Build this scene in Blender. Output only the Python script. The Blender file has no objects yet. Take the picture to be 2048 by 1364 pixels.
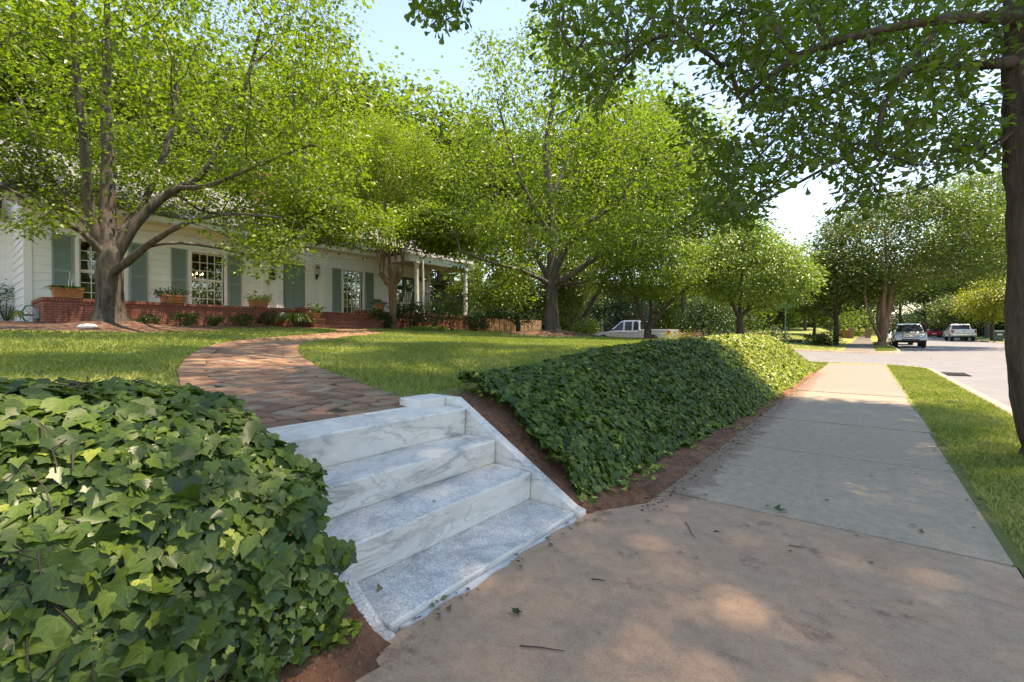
import bpy, bmesh, math
import numpy as np
from mathutils import Vector

# ------------------------------------------------------------------ camera, sky, sun, exposure
SC = bpy.context.scene
COL = SC.collection
FPX, CX, CY, EYE = 900.0, 1024.0, 682.0, 1.1          # focal length in pixels of the 2048 x 1364 photograph
YAW, PITCH = math.radians(38.17), math.radians(-0.75)
cam = bpy.data.cameras.new('camera'); cam.sensor_width = 36.0; cam.lens = FPX / 2048 * 36
cam.clip_start = 0.05; cam.clip_end = 3000
co = bpy.data.objects.new('camera', cam); COL.objects.link(co)
co.location = (0, 0, EYE); co.rotation_euler = (math.pi / 2 + PITCH, 0, YAW)
SC.camera = co
SC.render.resolution_x, SC.render.resolution_y = 1024, 682

SUN = np.array([0.20, 0.20, 0.96]); SUN /= np.linalg.norm(SUN)
W = bpy.data.worlds.new('World'); SC.world = W; W.use_nodes = True
wn = W.node_tree.nodes; wl = W.node_tree.links
sky = wn.new('ShaderNodeTexSky'); sky.sky_type = 'NISHITA'; sky.sun_disc = False
sky.sun_elevation = math.asin(SUN[2]); sky.sun_rotation = math.atan2(SUN[0], SUN[1])
sky.air_density = 1.25; sky.dust_density = 0.15; sky.ozone_density = 4.5; sky.altitude = 200
wl.new(sky.outputs[0], wn['Background'].inputs[0]); wn['Background'].inputs[1].default_value = 0.075
sl = bpy.data.lights.new('sun', 'SUN'); sl.energy = 2.0; sl.angle = math.radians(0.55); sl.color = (1.0, 0.95, 0.86)
so = bpy.data.objects.new('sun', sl); COL.objects.link(so); so.location = (0, 0, 40)
so.rotation_euler = Vector((-SUN[0], -SUN[1], -SUN[2])).to_track_quat('-Z', 'Y').to_euler()
SC.view_settings.view_transform = 'Standard'; SC.view_settings.look = 'None'
SC.view_settings.exposure = 2.55; SC.view_settings.gamma = 1.0
SC.view_settings.use_white_balance = True; SC.view_settings.white_balance_temperature = 8600; SC.view_settings.white_balance_tint = 18
SC.render.engine = 'CYCLES'
cy = SC.cycles
cy.max_bounces = 7; cy.diffuse_bounces = 4; cy.glossy_bounces = 3; cy.transmission_bounces = 5; cy.transparent_max_bounces = 8
cy.caustics_reflective = False; cy.caustics_refractive = False
cy.use_denoising = True

# photograph pixel -> point in the world (for laying the place out as it was surveyed)
_f0 = np.array([-math.sin(YAW), math.cos(YAW), 0]); _R = np.array([math.cos(YAW), math.sin(YAW), 0]); _U = np.array([0, 0, 1.0])
_FW = _f0 * math.cos(PITCH) + _U * math.sin(PITCH); _UP = -_f0 * math.sin(PITCH) + _U * math.cos(PITCH)
def ray(u, v): return _FW + _R * (u - CX) / FPX - _UP * (v - CY) / FPX
def atd(u, v, d): return ray(u, v) * d + np.array([0, 0, EYE])
def onX(u, v, X):
    r = ray(u, v); return r * (X / r[0]) + np.array([0, 0, EYE])
def proj(P):
    P = np.asarray(P, float) - np.array([0, 0, EYE]); d = P @ _FW
    dd = np.where(np.abs(d) < 1e-6, 1e-6, d)
    return CX + FPX * (P @ _R) / dd, CY - FPX * (P @ _UP) / dd, d

RNG = np.random.default_rng(7)
def sstep(a, b, x):
    t = np.clip((np.asarray(x, float) - a) / (b - a), 0, 1); return t * t * (3 - 2 * t)

# ------------------------------------------------------------------ lay of the land
XL, XR = -1.12, 0.59            # pavement edges
KX, KX2, SY0, SY1, RAD = 1.7, 10.2, 22.2, 34.4, 2.6
def rise(y): 
    t = np.clip(np.asarray(y, float) - 24, 0, None); return 0.0098 * t * np.clip(t / 8, 0, 1)
def lawnz(x, y):
    a = np.clip(-np.asarray(x, float) - 2.6, 0, 40)
    return 0.57 + 0.054 * np.minimum(a, 16) + 0.27 * sstep(2.2, 7.5, y) * np.exp(-a / 6.0)
def sidez(x, y): return rise(y) + 0.027 * np.clip(-np.asarray(x, float) - 1.5, 0, 25)
def droad(x, y):
    x = np.asarray(x, float); y = np.asarray(y, float)
    d1 = np.maximum(KX - x, x - KX2); d2 = np.maximum(SY0 - y, y - SY1); d2 = np.where(x > KX, 99, d2)
    m = np.minimum(d1, d2); fil = (d1 < RAD) & (d2 < RAD) & (d1 > -1) & (d2 > -1) & (x < 6)
    return np.where(fil & (d1 > 0) & (d2 > 0), RAD - np.hypot(RAD - d1, RAD - d2), m)
def roadz(x, y): return sidez(x, y) - 0.085 - 0.05 * np.exp(-((np.asarray(x, float) - 1.8) ** 2) / 3)
def landz(x, y):
    x = np.asarray(x, float); y = np.asarray(y, float)
    L = lawnz(x, y); s = sstep(-1.22, -2.55, x) 
    near = s * L + 0.012 * (x < XL - .02)
    side = sidez(x, y)
    z = near + (side - near) * sstep(17.6, 21.4, y)
    lot2 = side + 0.03 + np.clip(y - 38, 0, 60) * 0.032 * sstep(-2.2, -6, x)
    z = np.where(y > SY1, lot2, z)
    z = np.where(x > XL, rise(y) * 1.0, z)
    z = np.where(x > KX2, rise(y) + 0.02 + 0.02 * np.clip(x - KX2 - 1, 0, 40), z)
    return z
def groundz(x, y):
    z = landz(x, y); x = np.asarray(x, float); y = np.asarray(y, float)
    sw = (x > XL + .03) & (x < XR - .03) & ((y < 21.4) | (y > 35.2))
    z = np.where(sw, z - 0.07, z)
    z = np.where((x > -2.62) & (x < -1.30) & (y > 1.03) & (y < 2.42), -0.06, z)
    z = np.where((x > -1.34) & (x <= XL + .03) & (x > np.interp(y, [.5, .86, .98, 2.46, 2.55, 2.84, 2.9], [-1.0, -1.2, -1.36, -1.36, -1.32, -1.14, -1.0])), -0.06, z)
    z = np.where(droad(x, y) < 0.06, roadz(x, y) - 0.07, z)
    return z

# ------------------------------------------------------------------ object helpers
def tag(o, label=None, cat=None, group=None, kind=None):
    if label: o['label'] = label
    if cat: o['category'] = cat
    if group: o['group'] = group
    if kind: o['kind'] = kind
    return o
def thing(name, label, cat, loc=(0, 0, 0), group=None, rotz=0.0):
    o = bpy.data.objects.new(name, None); COL.objects.link(o); o.empty_display_size = .2
    o.location = tuple(float(c) for c in loc); o.rotation_euler = (0, 0, rotz)
    return tag(o, label, cat, group)
def chain_loc(o):
    v = np.zeros(3)
    while o is not None: v += np.array(o.location); o = o.parent
    return v
def mk(name, V, F, mat, parent=None, world=True, smooth=False, rnd=None, mats=None, midx=None, uv=None):
    """one mesh object; F is an (n,k) array, or a list of such arrays"""
    V = np.asarray(V, np.float32).reshape(-1, 3)
    if parent is not None and world: V = V - chain_loc(parent).astype(np.float32)
    Fs = F if isinstance(F, list) else [F]
    Fs = [np.asarray(a, np.int32) for a in Fs if len(a)]
    me = bpy.data.meshes.new(name)
    lv = np.concatenate([a.ravel() for a in Fs]); tot = np.concatenate([np.full(len(a), a.shape[1], np.int32) for a in Fs])
    st = np.concatenate([[0], np.cumsum(tot)[:-1]]).astype(np.int32)
    me.vertices.add(len(V)); me.vertices.foreach_set('co', V.ravel())
    me.loops.add(len(lv)); me.loops.foreach_set('vertex_index', lv)
    me.polygons.add(len(tot)); me.polygons.foreach_set('loop_start', st); me.polygons.foreach_set('loop_total', tot)
    if smooth: me.polygons.foreach_set('use_smooth', np.ones(len(tot), bool))
    for m in (mats or [mat]): me.materials.append(m)
    if midx is not None: me.polygons.foreach_set('material_index', np.asarray(midx, np.int32))
    me.update(calc_edges=True)
    if rnd is not None:
        at = me.attributes.new('rnd', 'FLOAT', 'FACE'); at.data.foreach_set('value', np.asarray(rnd, np.float32))
    if uv is not None:
        ul = me.uv_layers.new(name='uv'); ul.data.foreach_set('uv', np.asarray(uv, np.float32)[lv].ravel())
    o = bpy.data.objects.new(name, me); COL.objects.link(o)
    if parent is not None: o.parent = parent
    return o

class MB:
    """gathers boxes, prisms, tubes and lathes; build() links them as one object with metric UVs"""
    def __init__(s): s.v = []; s.f = []
    def add(s, V, F):
        b = len(s.v); s.v += [tuple(map(float, p)) for p in V]; s.f += [[b + i for i in f] for f in F]; return s
    def box(s, x0, x1, y0, y1, z0, z1):
        V = [(x, y, z) for z in (z0, z1) for y in (y0, y1) for x in (x0, x1)]
        return s.add(V, [(0, 2, 3, 1), (4, 5, 7, 6), (0, 1, 5, 4), (2, 6, 7, 3), (0, 4, 6, 2), (1, 3, 7, 5)])
    def prism(s, pts, axis, a, b):
        """polygon of 2-D points pulled along axis from a to b (x: (y,z)  y: (x,z)  z: (x,y))"""
        n = len(pts)
        def P(p, t): return {'x': (t, p[0], p[1]), 'y': (p[0], t, p[1]), 'z': (p[0], p[1], t)}[axis]
        V = [P(p, a) for p in pts] + [P(p, b) for p in pts]
        return s.add(V, [list(range(n))[::-1], list(range(n, 2 * n))] + [(i, (i + 1) % n, n + (i + 1) % n, n + i) for i in range(n)])
    def tube(s, pts, r, k=8, cap=True):
        P = [np.asarray(p, float) for p in pts]; R = r if hasattr(r, '__len__') else [r] * len(P)
        V = []; F = []; ref = None
        for i, p in enumerate(P):
            t = P[min(i + 1, len(P) - 1)] - P[max(i - 1, 0)]; t = t / (np.linalg.norm(t) + 1e-9)
            if ref is None: ref = np.array([0, 0, 1.]) if abs(t[2]) < .9 else np.array([1., 0, 0])
            a = np.cross(t, ref); a /= np.linalg.norm(a) + 1e-9; b = np.cross(t, a); ref = np.cross(a, t)
            V += [p + R[i] * (a * math.cos(2 * math.pi * j / k) + b * math.sin(2 * math.pi * j / k)) for j in range(k)]
        for i in range(len(P) - 1):
            F += [(i * k + j, (i + 1) * k + j, (i + 1) * k + (j + 1) % k, i * k + (j + 1) % k) for j in range(k)]
        if cap: F += [list(range(k)), list(range((len(P) - 1) * k, len(P) * k))[::-1]]
        return s.add(V, F)
    def lathe(s, prof, c=(0, 0, 0), k=24, axis='z', sq=1.0):
        V = []; F = []; n = len(prof)
        for r, h in prof:
            for j in range(k):
                a = 2 * math.pi * j / k; x, y = r * math.cos(a), r * math.sin(a) * sq
                V.append((c[0] + x, c[1] + y, c[2] + h) if axis == 'z' else (c[0] + x, c[1] + h, c[2] + y) if axis == 'y' else (c[0] + h, c[1] + x, c[2] + y))
        for i in range(n - 1): F += [(i * k + j, i * k + (j + 1) % k, (i + 1) * k + (j + 1) % k, (i + 1) * k + j) for j in range(k)]
        F += [list(range(k))[::-1], list(range((n - 1) * k, n * k))]
        return s.add(V, F)
    def build(s, name, mat, parent=None, bevel=0.0, smooth=False, world=True, seg=2, rnd=False):
        off = chain_loc(parent) if (parent is not None and world) else np.zeros(3)
        me = bpy.data.meshes.new(name)
        me.from_pydata([tuple(np.asarray(p) - off) for p in s.v], [], s.f); me.materials.append(mat)
        bm = bmesh.new(); bm.from_mesh(me); bmesh.ops.recalc_face_normals(bm, faces=bm.faces)
        if bevel > 0:
            ed = [e for e in bm.edges if len(e.link_faces) == 2 and e.calc_face_angle(0) > 0.5]
            bmesh.ops.bevel(bm, geom=ed, offset=bevel, segments=seg, profile=.6, affect='EDGES', clamp_overlap=True)
        bm.to_mesh(me); bm.free()
        if smooth:
            me.polygons.foreach_set('use_smooth', np.ones(len(me.polygons), bool))
        uv = me.uv_layers.new(name='uv'); n = len(me.loops)
        vi = np.zeros(n, np.int32); me.loops.foreach_get('vertex_index', vi)
        cc = np.zeros(len(me.vertices) * 3, np.float32); me.vertices.foreach_get('co', cc); cc = cc.reshape(-1, 3) + off.astype(np.float32)
        nn = np.zeros(len(me.polygons) * 3, np.float32); me.polygons.foreach_get('normal', nn); nn = np.abs(nn.reshape(-1, 3))
        lt = np.zeros(len(me.polygons), np.int32); me.polygons.foreach_get('loop_total', lt)
        ax = np.repeat(nn.argmax(1), lt); P = cc[vi]
        u = np.where(ax == 0, P[:, 1], np.where(ax == 1, P[:, 0], P[:, 1])); w = np.where(ax == 2, P[:, 0], P[:, 2])
        uv.data.foreach_set('uv', np.stack([u, w], 1).ravel().astype(np.float32))
        if rnd:
            at = me.attributes.new('rnd', 'FLOAT', 'FACE'); at.data.foreach_set('value', RNG.random(len(me.polygons)).astype(np.float32))
        o = bpy.data.objects.new(name, me); COL.objects.link(o)
        if parent is not None: o.parent = parent
        return o
def copy_tree(o, parent=None):
    c = o.copy(); COL.objects.link(c)
    if parent is not None: c.parent = parent
    for ch in list(o.children): copy_tree(ch, c)
    return c

# ------------------------------------------------------------------ materials
MATS = {}
def newmat(name):
    m = bpy.data.materials.new(name); m.use_nodes = True; nt = m.node_tree; nt.nodes.clear()
    out = nt.nodes.new('ShaderNodeOutputMaterial')
    class N: pass
    n = N(); n.m = m; n.nt = nt; n.out = out
    def nd(t, **kw):
        x = nt.nodes.new(t)
        for k, v in kw.items():
            if k in x.inputs: x.inputs[k].default_value = v
            else: setattr(x, k, v)
        return x
    n.nd = nd; n.ln = lambda a, b: nt.links.new(a, b)
    def surf(**kw):
        b = nd('ShaderNodeBsdfPrincipled'); nt.links.new(b.outputs[0], out.inputs[0])
        for k, v in kw.items():
            key = k.replace('_', ' ')
            if hasattr(v, 'is_output'): nt.links.new(v, b.inputs[key])
            else: b.inputs[key].default_value = v
        return b
    n.surf = surf
    def ramp(src, stops, interp='LINEAR'):
        r = nd('ShaderNodeValToRGB'); r.color_ramp.interpolation = interp; e = r.color_ramp.elements
        while len(e) < len(stops): e.new(0.5)
        for i, (p, c) in enumerate(stops):
            e[i].position = p; e[i].color = (*c, 1) if hasattr(c, '__len__') else (c, c, c, 1)
        nt.links.new(src, r.inputs[0]); return r.outputs[0]
    n.ramp = ramp
    def noise(scale, detail=4, rough=.55, vec=None, dist=0.0):
        x = nd('ShaderNodeTexNoise'); x.inputs['Scale'].default_value = scale; x.inputs['Detail'].default_value = detail
        x.inputs['Roughness'].default_value = rough; x.inputs['Distortion'].default_value = dist
        nt.links.new(vec if vec is not None else n.obj(), x.inputs['Vector']); return x.outputs[0]
    n.noise = noise
    n._obj = None
    def obj():
        if n._obj is None: n._obj = nd('ShaderNodeNewGeometry').outputs['Position']
        return n._obj
    n.obj = obj
    n.uv = lambda: nd('ShaderNodeUVMap').outputs[0]
    def mapped(vec, scale=(1, 1, 1), loc=(0, 0, 0), rot=(0, 0, 0)):
        x = nd('ShaderNodeMapping'); x.inputs['Scale'].default_value = scale; x.inputs['Location'].default_value = loc; x.inputs['Rotation'].default_value = rot
        nt.links.new(vec, x.inputs[0]); return x.outputs[0]
    n.mapped = mapped
    def mix(fac, a, b, mode='MIX'):
        x = nd('ShaderNodeMix'); x.data_type = 'RGBA'; x.blend_type = mode
        for s, v in ((x.inputs[0], fac), (x.inputs[6], a), (x.inputs[7], b)):
            if hasattr(v, 'is_output'): nt.links.new(v, s)
            else: s.default_value = v if not hasattr(v, '__len__') else (*v, 1)[:4]
        return x.outputs[2]
    n.mix = mix
    def math_(op, a, b=0.0, c=None):
        x = nd('ShaderNodeMath'); x.operation = op
        for i, v in enumerate((a, b) if c is None else (a, b, c)):
            if hasattr(v, 'is_output'): nt.links.new(v, x.inputs[i])
            else: x.inputs[i].default_value = v
        return x.outputs[0]
    n.math = math_
    def bump(h, strength=.3, dist=.01):
        x = nd('ShaderNodeBump'); x.inputs['Strength'].default_value = strength; x.inputs['Distance'].default_value = dist
        nt.links.new(h, x.inputs['Height']); return x.outputs[0]
    n.bump = bump
    n.attr = lambda a: nd('ShaderNodeAttribute', attribute_name=a).outputs['Fac']
    return n

def m_plain(name, col, rough=.6, metal=0.0, var=.12, scale=6, spec=.5):
    n = newmat(name); c = np.array(col)
    t = n.noise(scale, 5, .6)
    b = n.surf(Base_Color=n.ramp(t, [(.3, tuple(c * (1 - var))), (.7, tuple(np.minimum(c * (1 + var), 1)))]), Roughness=rough, Metallic=metal)
    b.inputs['Specular IOR Level'].default_value = spec
    return n.m
def m_leaf(name, cols, trans=.4, gloss=.06, rough=.38, tcol=None, vein=False):
    """leaf colour drawn per leaf; light passes through it"""
    n = newmat(name); r = n.attr('rnd')
    k = len(cols); col = n.ramp(r, [(i / (k - 1), c) for i, c in enumerate(cols)])
    if vein:
        s = n.nd('ShaderNodeSeparateXYZ'); n.ln(n.uv(), s.inputs[0]); ax = n.math('ABSOLUTE', s.outputs[0]); th = n.math('ARCTAN2', ax, s.outputs[1])
        rr = n.math('SQRT', n.math('ADD', n.math('MULTIPLY', ax, ax), n.math('MULTIPLY', s.outputs[1], s.outputs[1]))); dm = None
        for a in (0.0, .55, .98, 1.75):
            q = n.math('MULTIPLY', rr, n.math('ABSOLUTE', n.math('SUBTRACT', th, a))); dm = q if dm is None else n.math('MINIMUM', dm, q)
        vf = n.ramp(dm, [(.0, .4), (.012, .25), (.026, 0.)]); col = n.mix(vf, col, n.mix(1.0, col, (2.2, 1.9, 1.8), 'MULTIPLY'))
        col = n.mix(.35, col, n.mix(1.0, col, n.ramp(n.noise(60, 4, .7), [(.3, .55), (.7, 1.5)]), 'MULTIPLY'))
    tc = n.mix(1.0, col, tcol or (1.3, 1.6, .5), 'MULTIPLY')
    d = n.nd('ShaderNodeBsdfDiffuse'); n.ln(col, d.inputs[0])
    t = n.nd('ShaderNodeBsdfTranslucent'); n.ln(tc, t.inputs[0])
    m1 = n.nd('ShaderNodeMixShader'); m1.inputs[0].default_value = trans; n.ln(d.outputs[0], m1.inputs[1]); n.ln(t.outputs[0], m1.inputs[2])
    g = n.nd('ShaderNodeBsdfGlossy'); g.inputs['Roughness'].default_value = rough; g.inputs[0].default_value = (.92, .95, .9, 1)
    fr = n.nd('ShaderNodeLayerWeight'); fr.inputs[0].default_value = .25
    f2 = n.math('MULTIPLY_ADD', fr.outputs['Facing'], gloss * .9, gloss * .5)
    m2 = n.nd('ShaderNodeMixShader'); n.ln(f2, m2.inputs[0]); n.ln(m1.outputs[0], m2.inputs[1]); n.ln(g.outputs[0], m2.inputs[2])
    n.ln(m2.outputs[0], n.out.inputs[0]); return n.m
def m_bark(name, c1, c2, scale=9, bump=.8, lichen=None):
    n = newmat(name); p = n.mapped(n.obj(), (1, 1, .16)); a = n.noise(scale, 7, .65, p, .6); b = n.noise(scale * 4.1, 5, .75, p)
    h = n.math('MULTIPLY_ADD', b, .4, a); col = n.ramp(h, [(.52, c1), (.86, c2)])
    if lichen: col = n.mix(n.ramp(n.noise(3.2, 6, .7), [(.55, 0.), (.66, .6)]), col, lichen)
    n.surf(Base_Color=col, Roughness=.9, Normal=n.bump(h, bump, .03)); return n.m
def m_brick(name, c1, c2, mort, bump=.4, w=.205, hgt=.068, stain=True):
    n = newmat(name); t = n.nd('ShaderNodeTexBrick'); n.ln(n.uv(), t.inputs[0])
    t.inputs['Scale'].default_value = 1; t.inputs['Brick Width'].default_value = w; t.inputs['Row Height'].default_value = hgt
    t.inputs['Mortar Size'].default_value = .006; t.inputs['Mortar Smooth'].default_value = .2; t.inputs['Bias'].default_value = 0
    t.inputs['Color1'].default_value = (*c1, 1); t.inputs['Color2'].default_value = (*c2, 1); t.inputs['Mortar'].default_value = (*mort, 1)
    col = n.mix(.5, t.outputs[0], n.ramp(n.noise(5, 6, .7), [(.3, (.35, .3, .3)), (.75, (1.2, 1.15, 1.1))]), 'MULTIPLY')
    n.surf(Base_Color=col, Roughness=.88, Normal=n.bump(n.math('SUBTRACT', 1.0, t.outputs['Fac']), bump, .008)); return n.m
def m_glass(name, tint=(.9, .95, .95), refl=.55):
    n = newmat(name); tr = n.nd('ShaderNodeBsdfTransparent'); tr.inputs[0].default_value = (*tint, 1)
    g = n.nd('ShaderNodeBsdfGlossy'); g.inputs['Roughness'].default_value = .02
    lw = n.nd('ShaderNodeLayerWeight'); lw.inputs[0].default_value = refl
    m = n.nd('ShaderNodeMixShader'); n.ln(n.math('MULTIPLY_ADD', lw.outputs['Fresnel'], .45, .045), m.inputs[0]); n.ln(tr.outputs[0], m.inputs[1]); n.ln(g.outputs[0], m.inputs[2])
    n.ln(m.outputs[0], n.out.inputs[0]); return n.m
def m_paint(name, col, rough=.25, metal=.3):
    n = newmat(name); b = n.surf(Base_Color=n.ramp(n.noise(2.2, 4), [(.3, tuple(np.array(col) * .93)), (.7, col)]), Roughness=rough, Metallic=metal)
    b.inputs['Coat Weight'].default_value = .7; b.inputs['Coat Roughness'].default_value = .06; return n.m

L_MAPLE = m_leaf('maple_leaf', [(.055, .095, .015), (.10, .148, .021), (.15, .205, .028), (.24, .285, .045)], .54, .045)
L_MAPLE2 = m_leaf('red_maple_leaf', [(.06, .10, .02), (.105, .155, .028), (.155, .21, .038), (.24, .285, .06)], .54, .045)
L_OAK = m_leaf('oak_leaf', [(.04, .078, .016), (.075, .122, .022), (.115, .17, .028), (.18, .23, .045)], .54, .04, .4)
L_MYRTLE = m_leaf('myrtle_leaf', [(.09, .135, .022), (.145, .195, .03), (.20, .25, .04)], .54, .05)
L_MYRTLE2 = m_leaf('dark_myrtle_leaf', [(.04, .075, .018), (.07, .11, .024), (.11, .155, .03), (.18, .20, .05)], .35, .05)
L_LIME = m_leaf('lime_leaf', [(.11, .165, .04), (.17, .235, .05), (.25, .32, .085)], .42, .07)
L_DARK = m_leaf('dark_leaf', [(.014, .035, .010), (.025, .055, .013), (.05, .085, .018)], .3, .05)
L_WOOD = m_leaf('wood_leaf', [(.06, .095, .024), (.105, .15, .036), (.155, .205, .05)], .45, .04, .5)
L_WOOD2 = m_leaf('pale_wood_leaf', [(.09, .13, .035), (.14, .19, .05), (.195, .245, .07)], .48, .04, .5)
L_GOLD = m_leaf('golden_leaf', [(.16, .18, .02), (.25, .25, .03), (.33, .30, .05)], .42, .05)
L_IVY = m_leaf('ivy_leaf', [(.022, .05, .012), (.052, .098, .018), (.095, .155, .025), (.165, .23, .036), (.32, .37, .06)], .26, .042, .36, (1.4, 1.5, .6), vein=True)
L_SHRUB = m_leaf('shrub_leaf', [(.025, .06, .012), (.055, .10, .018), (.10, .15, .03), (.17, .21, .06)], .35, .06)
L_FERN = m_leaf('fern_leaf', [(.03, .075, .012), (.05, .11, .016), (.09, .15, .03)], .35, .04)
L_BLUE = m_leaf('bluish_leaf', [(.035, .075, .035), (.055, .11, .045), (.10, .16, .07)], .35, .06)
L_PURPLE = m_leaf('bronze_leaf', [(.10, .055, .05), (.16, .09, .08), (.22, .14, .13)], .3, .05)
L_FLOWER = m_leaf('white_petal', [(.62, .62, .58), (.75, .75, .7), (.8, .8, .76)], .3, .02, .5, (1, 1, 1))
L_DEAD = m_leaf('dry_leaf', [(.10, .05, .025), (.18, .10, .05), (.22, .18, .09), (.14, .17, .07)], .15, .03, .6, (1, .9, .7))
L_GRASS = m_leaf('grass_blade', [(.16, .205, .045), (.24, .29, .07), (.32, .365, .10), (.46, .43, .18)], .36, .02, .6, (1.1, 1.25, .6))
B_MAPLE = m_bark('maple_bark', (.022, .016, .012), (.115, .092, .07), 9, 1.0, (.13, .13, .10))
B_GREY = m_bark('grey_bark', (.04, .033, .027), (.13, .11, .09), 8, .8, (.13, .135, .105))
B_OAK = m_bark('oak_bark', (.03, .021, .015), (.13, .09, .062), 11, 1.0, (.09, .08, .055))
B_MYRTLE = m_bark('myrtle_bark', (.12, .07, .042), (.29, .18, .115), 5, .3)
B_TWIG = m_bark('dark_bark', (.03, .022, .016), (.09, .065, .045), 12, .5)
WHITE = m_plain('white_paint', (.74, .76, .74), .5, var=.04, scale=3)
TRIM = m_plain('trim_paint', (.78, .79, .77), .45, var=.03, scale=4)
SHUT = m_plain('shutter_paint', (.21, .29, .27), .55, var=.07, scale=3)
DOORM = m_plain('door_paint', (.20, .29, .245), .45, var=.05, scale=3)
BLACK = m_plain('black_iron', (.012, .012, .013), .45, var=.2)
RUBBER = m_plain('rubber', (.02, .02, .021), .8, var=.2)
TERRA = m_plain('terracotta', (.42, .165, .065), .8, var=.18, scale=9)
BRICK = m_brick('red_brick', (.33, .085, .045), (.22, .055, .035), (.30, .23, .19))
BRICK2 = m_brick('neighbour_brick', (.30, .13, .09), (.24, .10, .075), (.33, .28, .25))
PANE = m_glass('window_glass')
def m_tin(): return m_plain('chrome', (.55, .56, .57), .2, 1.0, .05)
CHROME = m_tin()
CARGLASS = m_plain('car_glass', (.018, .024, .028), .06, var=.2)
LAMP_R = m_plain('red_lens', (.42, .02, .015), .2, var=.15)
LAMP_W = m_plain('clear_lens', (.62, .64, .66), .15, var=.1)
# ------------------------------------------------------------------ ground, pavement, road
PATH = np.array([(-2.58, 1.58), (-3.3, 1.68), (-4.1, 1.83), (-5.3, 2.13), (-6.3, 2.47), (-7.0, 2.74), (-8.0, 3.2), (-8.85, 3.7), (-9.65, 4.5), (-10.5, 5.75), (-11.4, 7.0), (-12.6, 8.2), (-14.2, 9.25), (-16.0, 9.95)])
def dense(P, n=300):
    P = np.asarray(P, float); s = np.concatenate([[0], np.cumsum(np.linalg.norm(np.diff(P, axis=0), axis=1))]); t = np.linspace(0, s[-1], n)
    return np.stack([np.interp(t, s, P[:, i]) for i in range(P.shape[1])], 1)
PD = dense(PATH); PHW = .66
def dpath(x, y):
    x = np.asarray(x, float).ravel(); y = np.asarray(y, float).ravel(); out = np.full(len(x), 99.)
    for i in range(0, len(x), 4000):
        d = np.hypot(x[i:i + 4000, None] - PD[None, :, 0], y[i:i + 4000, None] - PD[None, :, 1]); out[i:i + 4000] = d.min(1)
    return out
def wob(x, y, s=1.0, k=0.0):
    x = np.asarray(x, float) * s; y = np.asarray(y, float) * s
    return (np.sin(2.1 * x + 1.3 * y + k) + np.sin(-1.7 * x + 2.9 * y + 2.2 + k) + .6 * np.sin(4.3 * x - 3.1 * y + k * 1.7) + .5 * np.sin(5.2 * x + 6.1 * y - k)) / 3.1
def mulch(x, y):
    """1 in the mulched beds: along the terrace, round the two lawn trees"""
    x = np.asarray(x, float); y = np.asarray(y, float); w = wob(x, y, .8) * .25
    a = sstep(-15.55, -15.95, x + w) * (y < 19.3) * (1 - ((y > 9.0) & (y < 11) & (x > -16.3)))
    b = sstep(1.12, .95, np.hypot((x + 14.9) / 1.9, (y - 2.6) / 2.6) + w * .4)
    c = sstep(1.1, .92, np.hypot((x + 10.4) / 2.0, (y - 16.6) / 3.4) + w * .4)
    return np.maximum(np.maximum(a, b), c)
def soil(x, y):
    x = np.asarray(x, float); y = np.asarray(y, float)
    a = (x < XL + .02) & (x > -2.75 - .1 * wob(x, y, 1.3)) & (y < 18.8)
    b = (x > XR - .05) & (x < XR + .065 + .02 * wob(x, y, 3)) & (y < 21.4) & (y > -5)
    return a.astype(float)
xs = np.concatenate([[-500, -300, -200, -140, -100, -75, -60, -52, -46, -42, -38, -34, -31, -29, -27, -25.5], np.arange(-24.5, -4, .3), np.arange(-4, -1.02, .07), [-.9, -.6, 0, .4, .5, .57, .6, .7, .9, 1.1, 1.3, 1.45, 1.55, 1.6, 1.66, 1.72, 1.8, 2, 3, 5, 7, 9, 9.8, 10.1, 10.18, 10.24, 10.4, 11, 12, 14, 17, 21, 26, 35, 50, 80, 140, 250, 500]])
ys = np.concatenate([[-300, -120, -60, -30, -18, -11, -7, -4.5, -3, -2.2], np.arange(-1.6, 4, .08), np.arange(4, 17, .25), np.arange(17, 24, .15), np.arange(24, 34, 1.0), np.arange(34, 38, .15), np.arange(38, 60, 1), np.arange(60, 130, 4), [140, 160, 190, 240, 320, 450, 700]])
GX, GY = np.meshgrid(xs, ys, indexing='ij'); gx, gy = GX.ravel(), GY.ravel()
gz = groundz(gx, gy)
mu = mulch(gx, gy)
gz = gz - .035 * (dpath(gx, gy) < PHW + .04)
gz = gz + mu * .05 + .17 * np.exp(-(((gx + 15.2) / .9) ** 2 + ((gy - 2.7) / 1.0) ** 2)) * (gy < 8) + .22 * np.exp(-(((gx + 10.4) / 1.2) ** 2 + ((gy - 16.0) / 1.5) ** 2))
gz += np.where((gx < -2.8) & (gy < 19), .02 * wob(gx, gy, .9), 0) + np.where((gx < XL - .05) & (gx > -2.8) & (droad(gx, gy) > .1), .018 * wob(gx, gy, 5), 0)
def gridF(nx, ny):
    i = np.arange(nx - 1)[:, None] * ny + np.arange(ny - 1)[None, :]; i = i.ravel()
    return np.stack([i, i + ny, i + ny + 1, i + 1], 1)
n = newmat('ground')
r1 = n.noise(3.0, 8, .65); r2 = n.noise(42, 6, .75); r3 = n.noise(.35, 3)
grass = n.mix(r3, n.ramp(r2, [(.3, (.09, .125, .022)), (.5, (.16, .20, .035)), (.72, (.27, .29, .08))]), n.ramp(r2, [(.3, (.11, .145, .025)), (.7, (.31, .31, .09))]))
clay = n.ramp(n.mix(.5, r1, n.noise(28, 6, .75)), [(.36, (.12, .048, .022)), (.52, (.25, .11, .054)), (.68, (.37, .195, .105))])
chips = n.ramp(n.noise(34, 6, .8), [(.34, (.045, .022, .013)), (.52, (.15, .075, .045)), (.7, (.32, .20, .13))])
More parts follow.
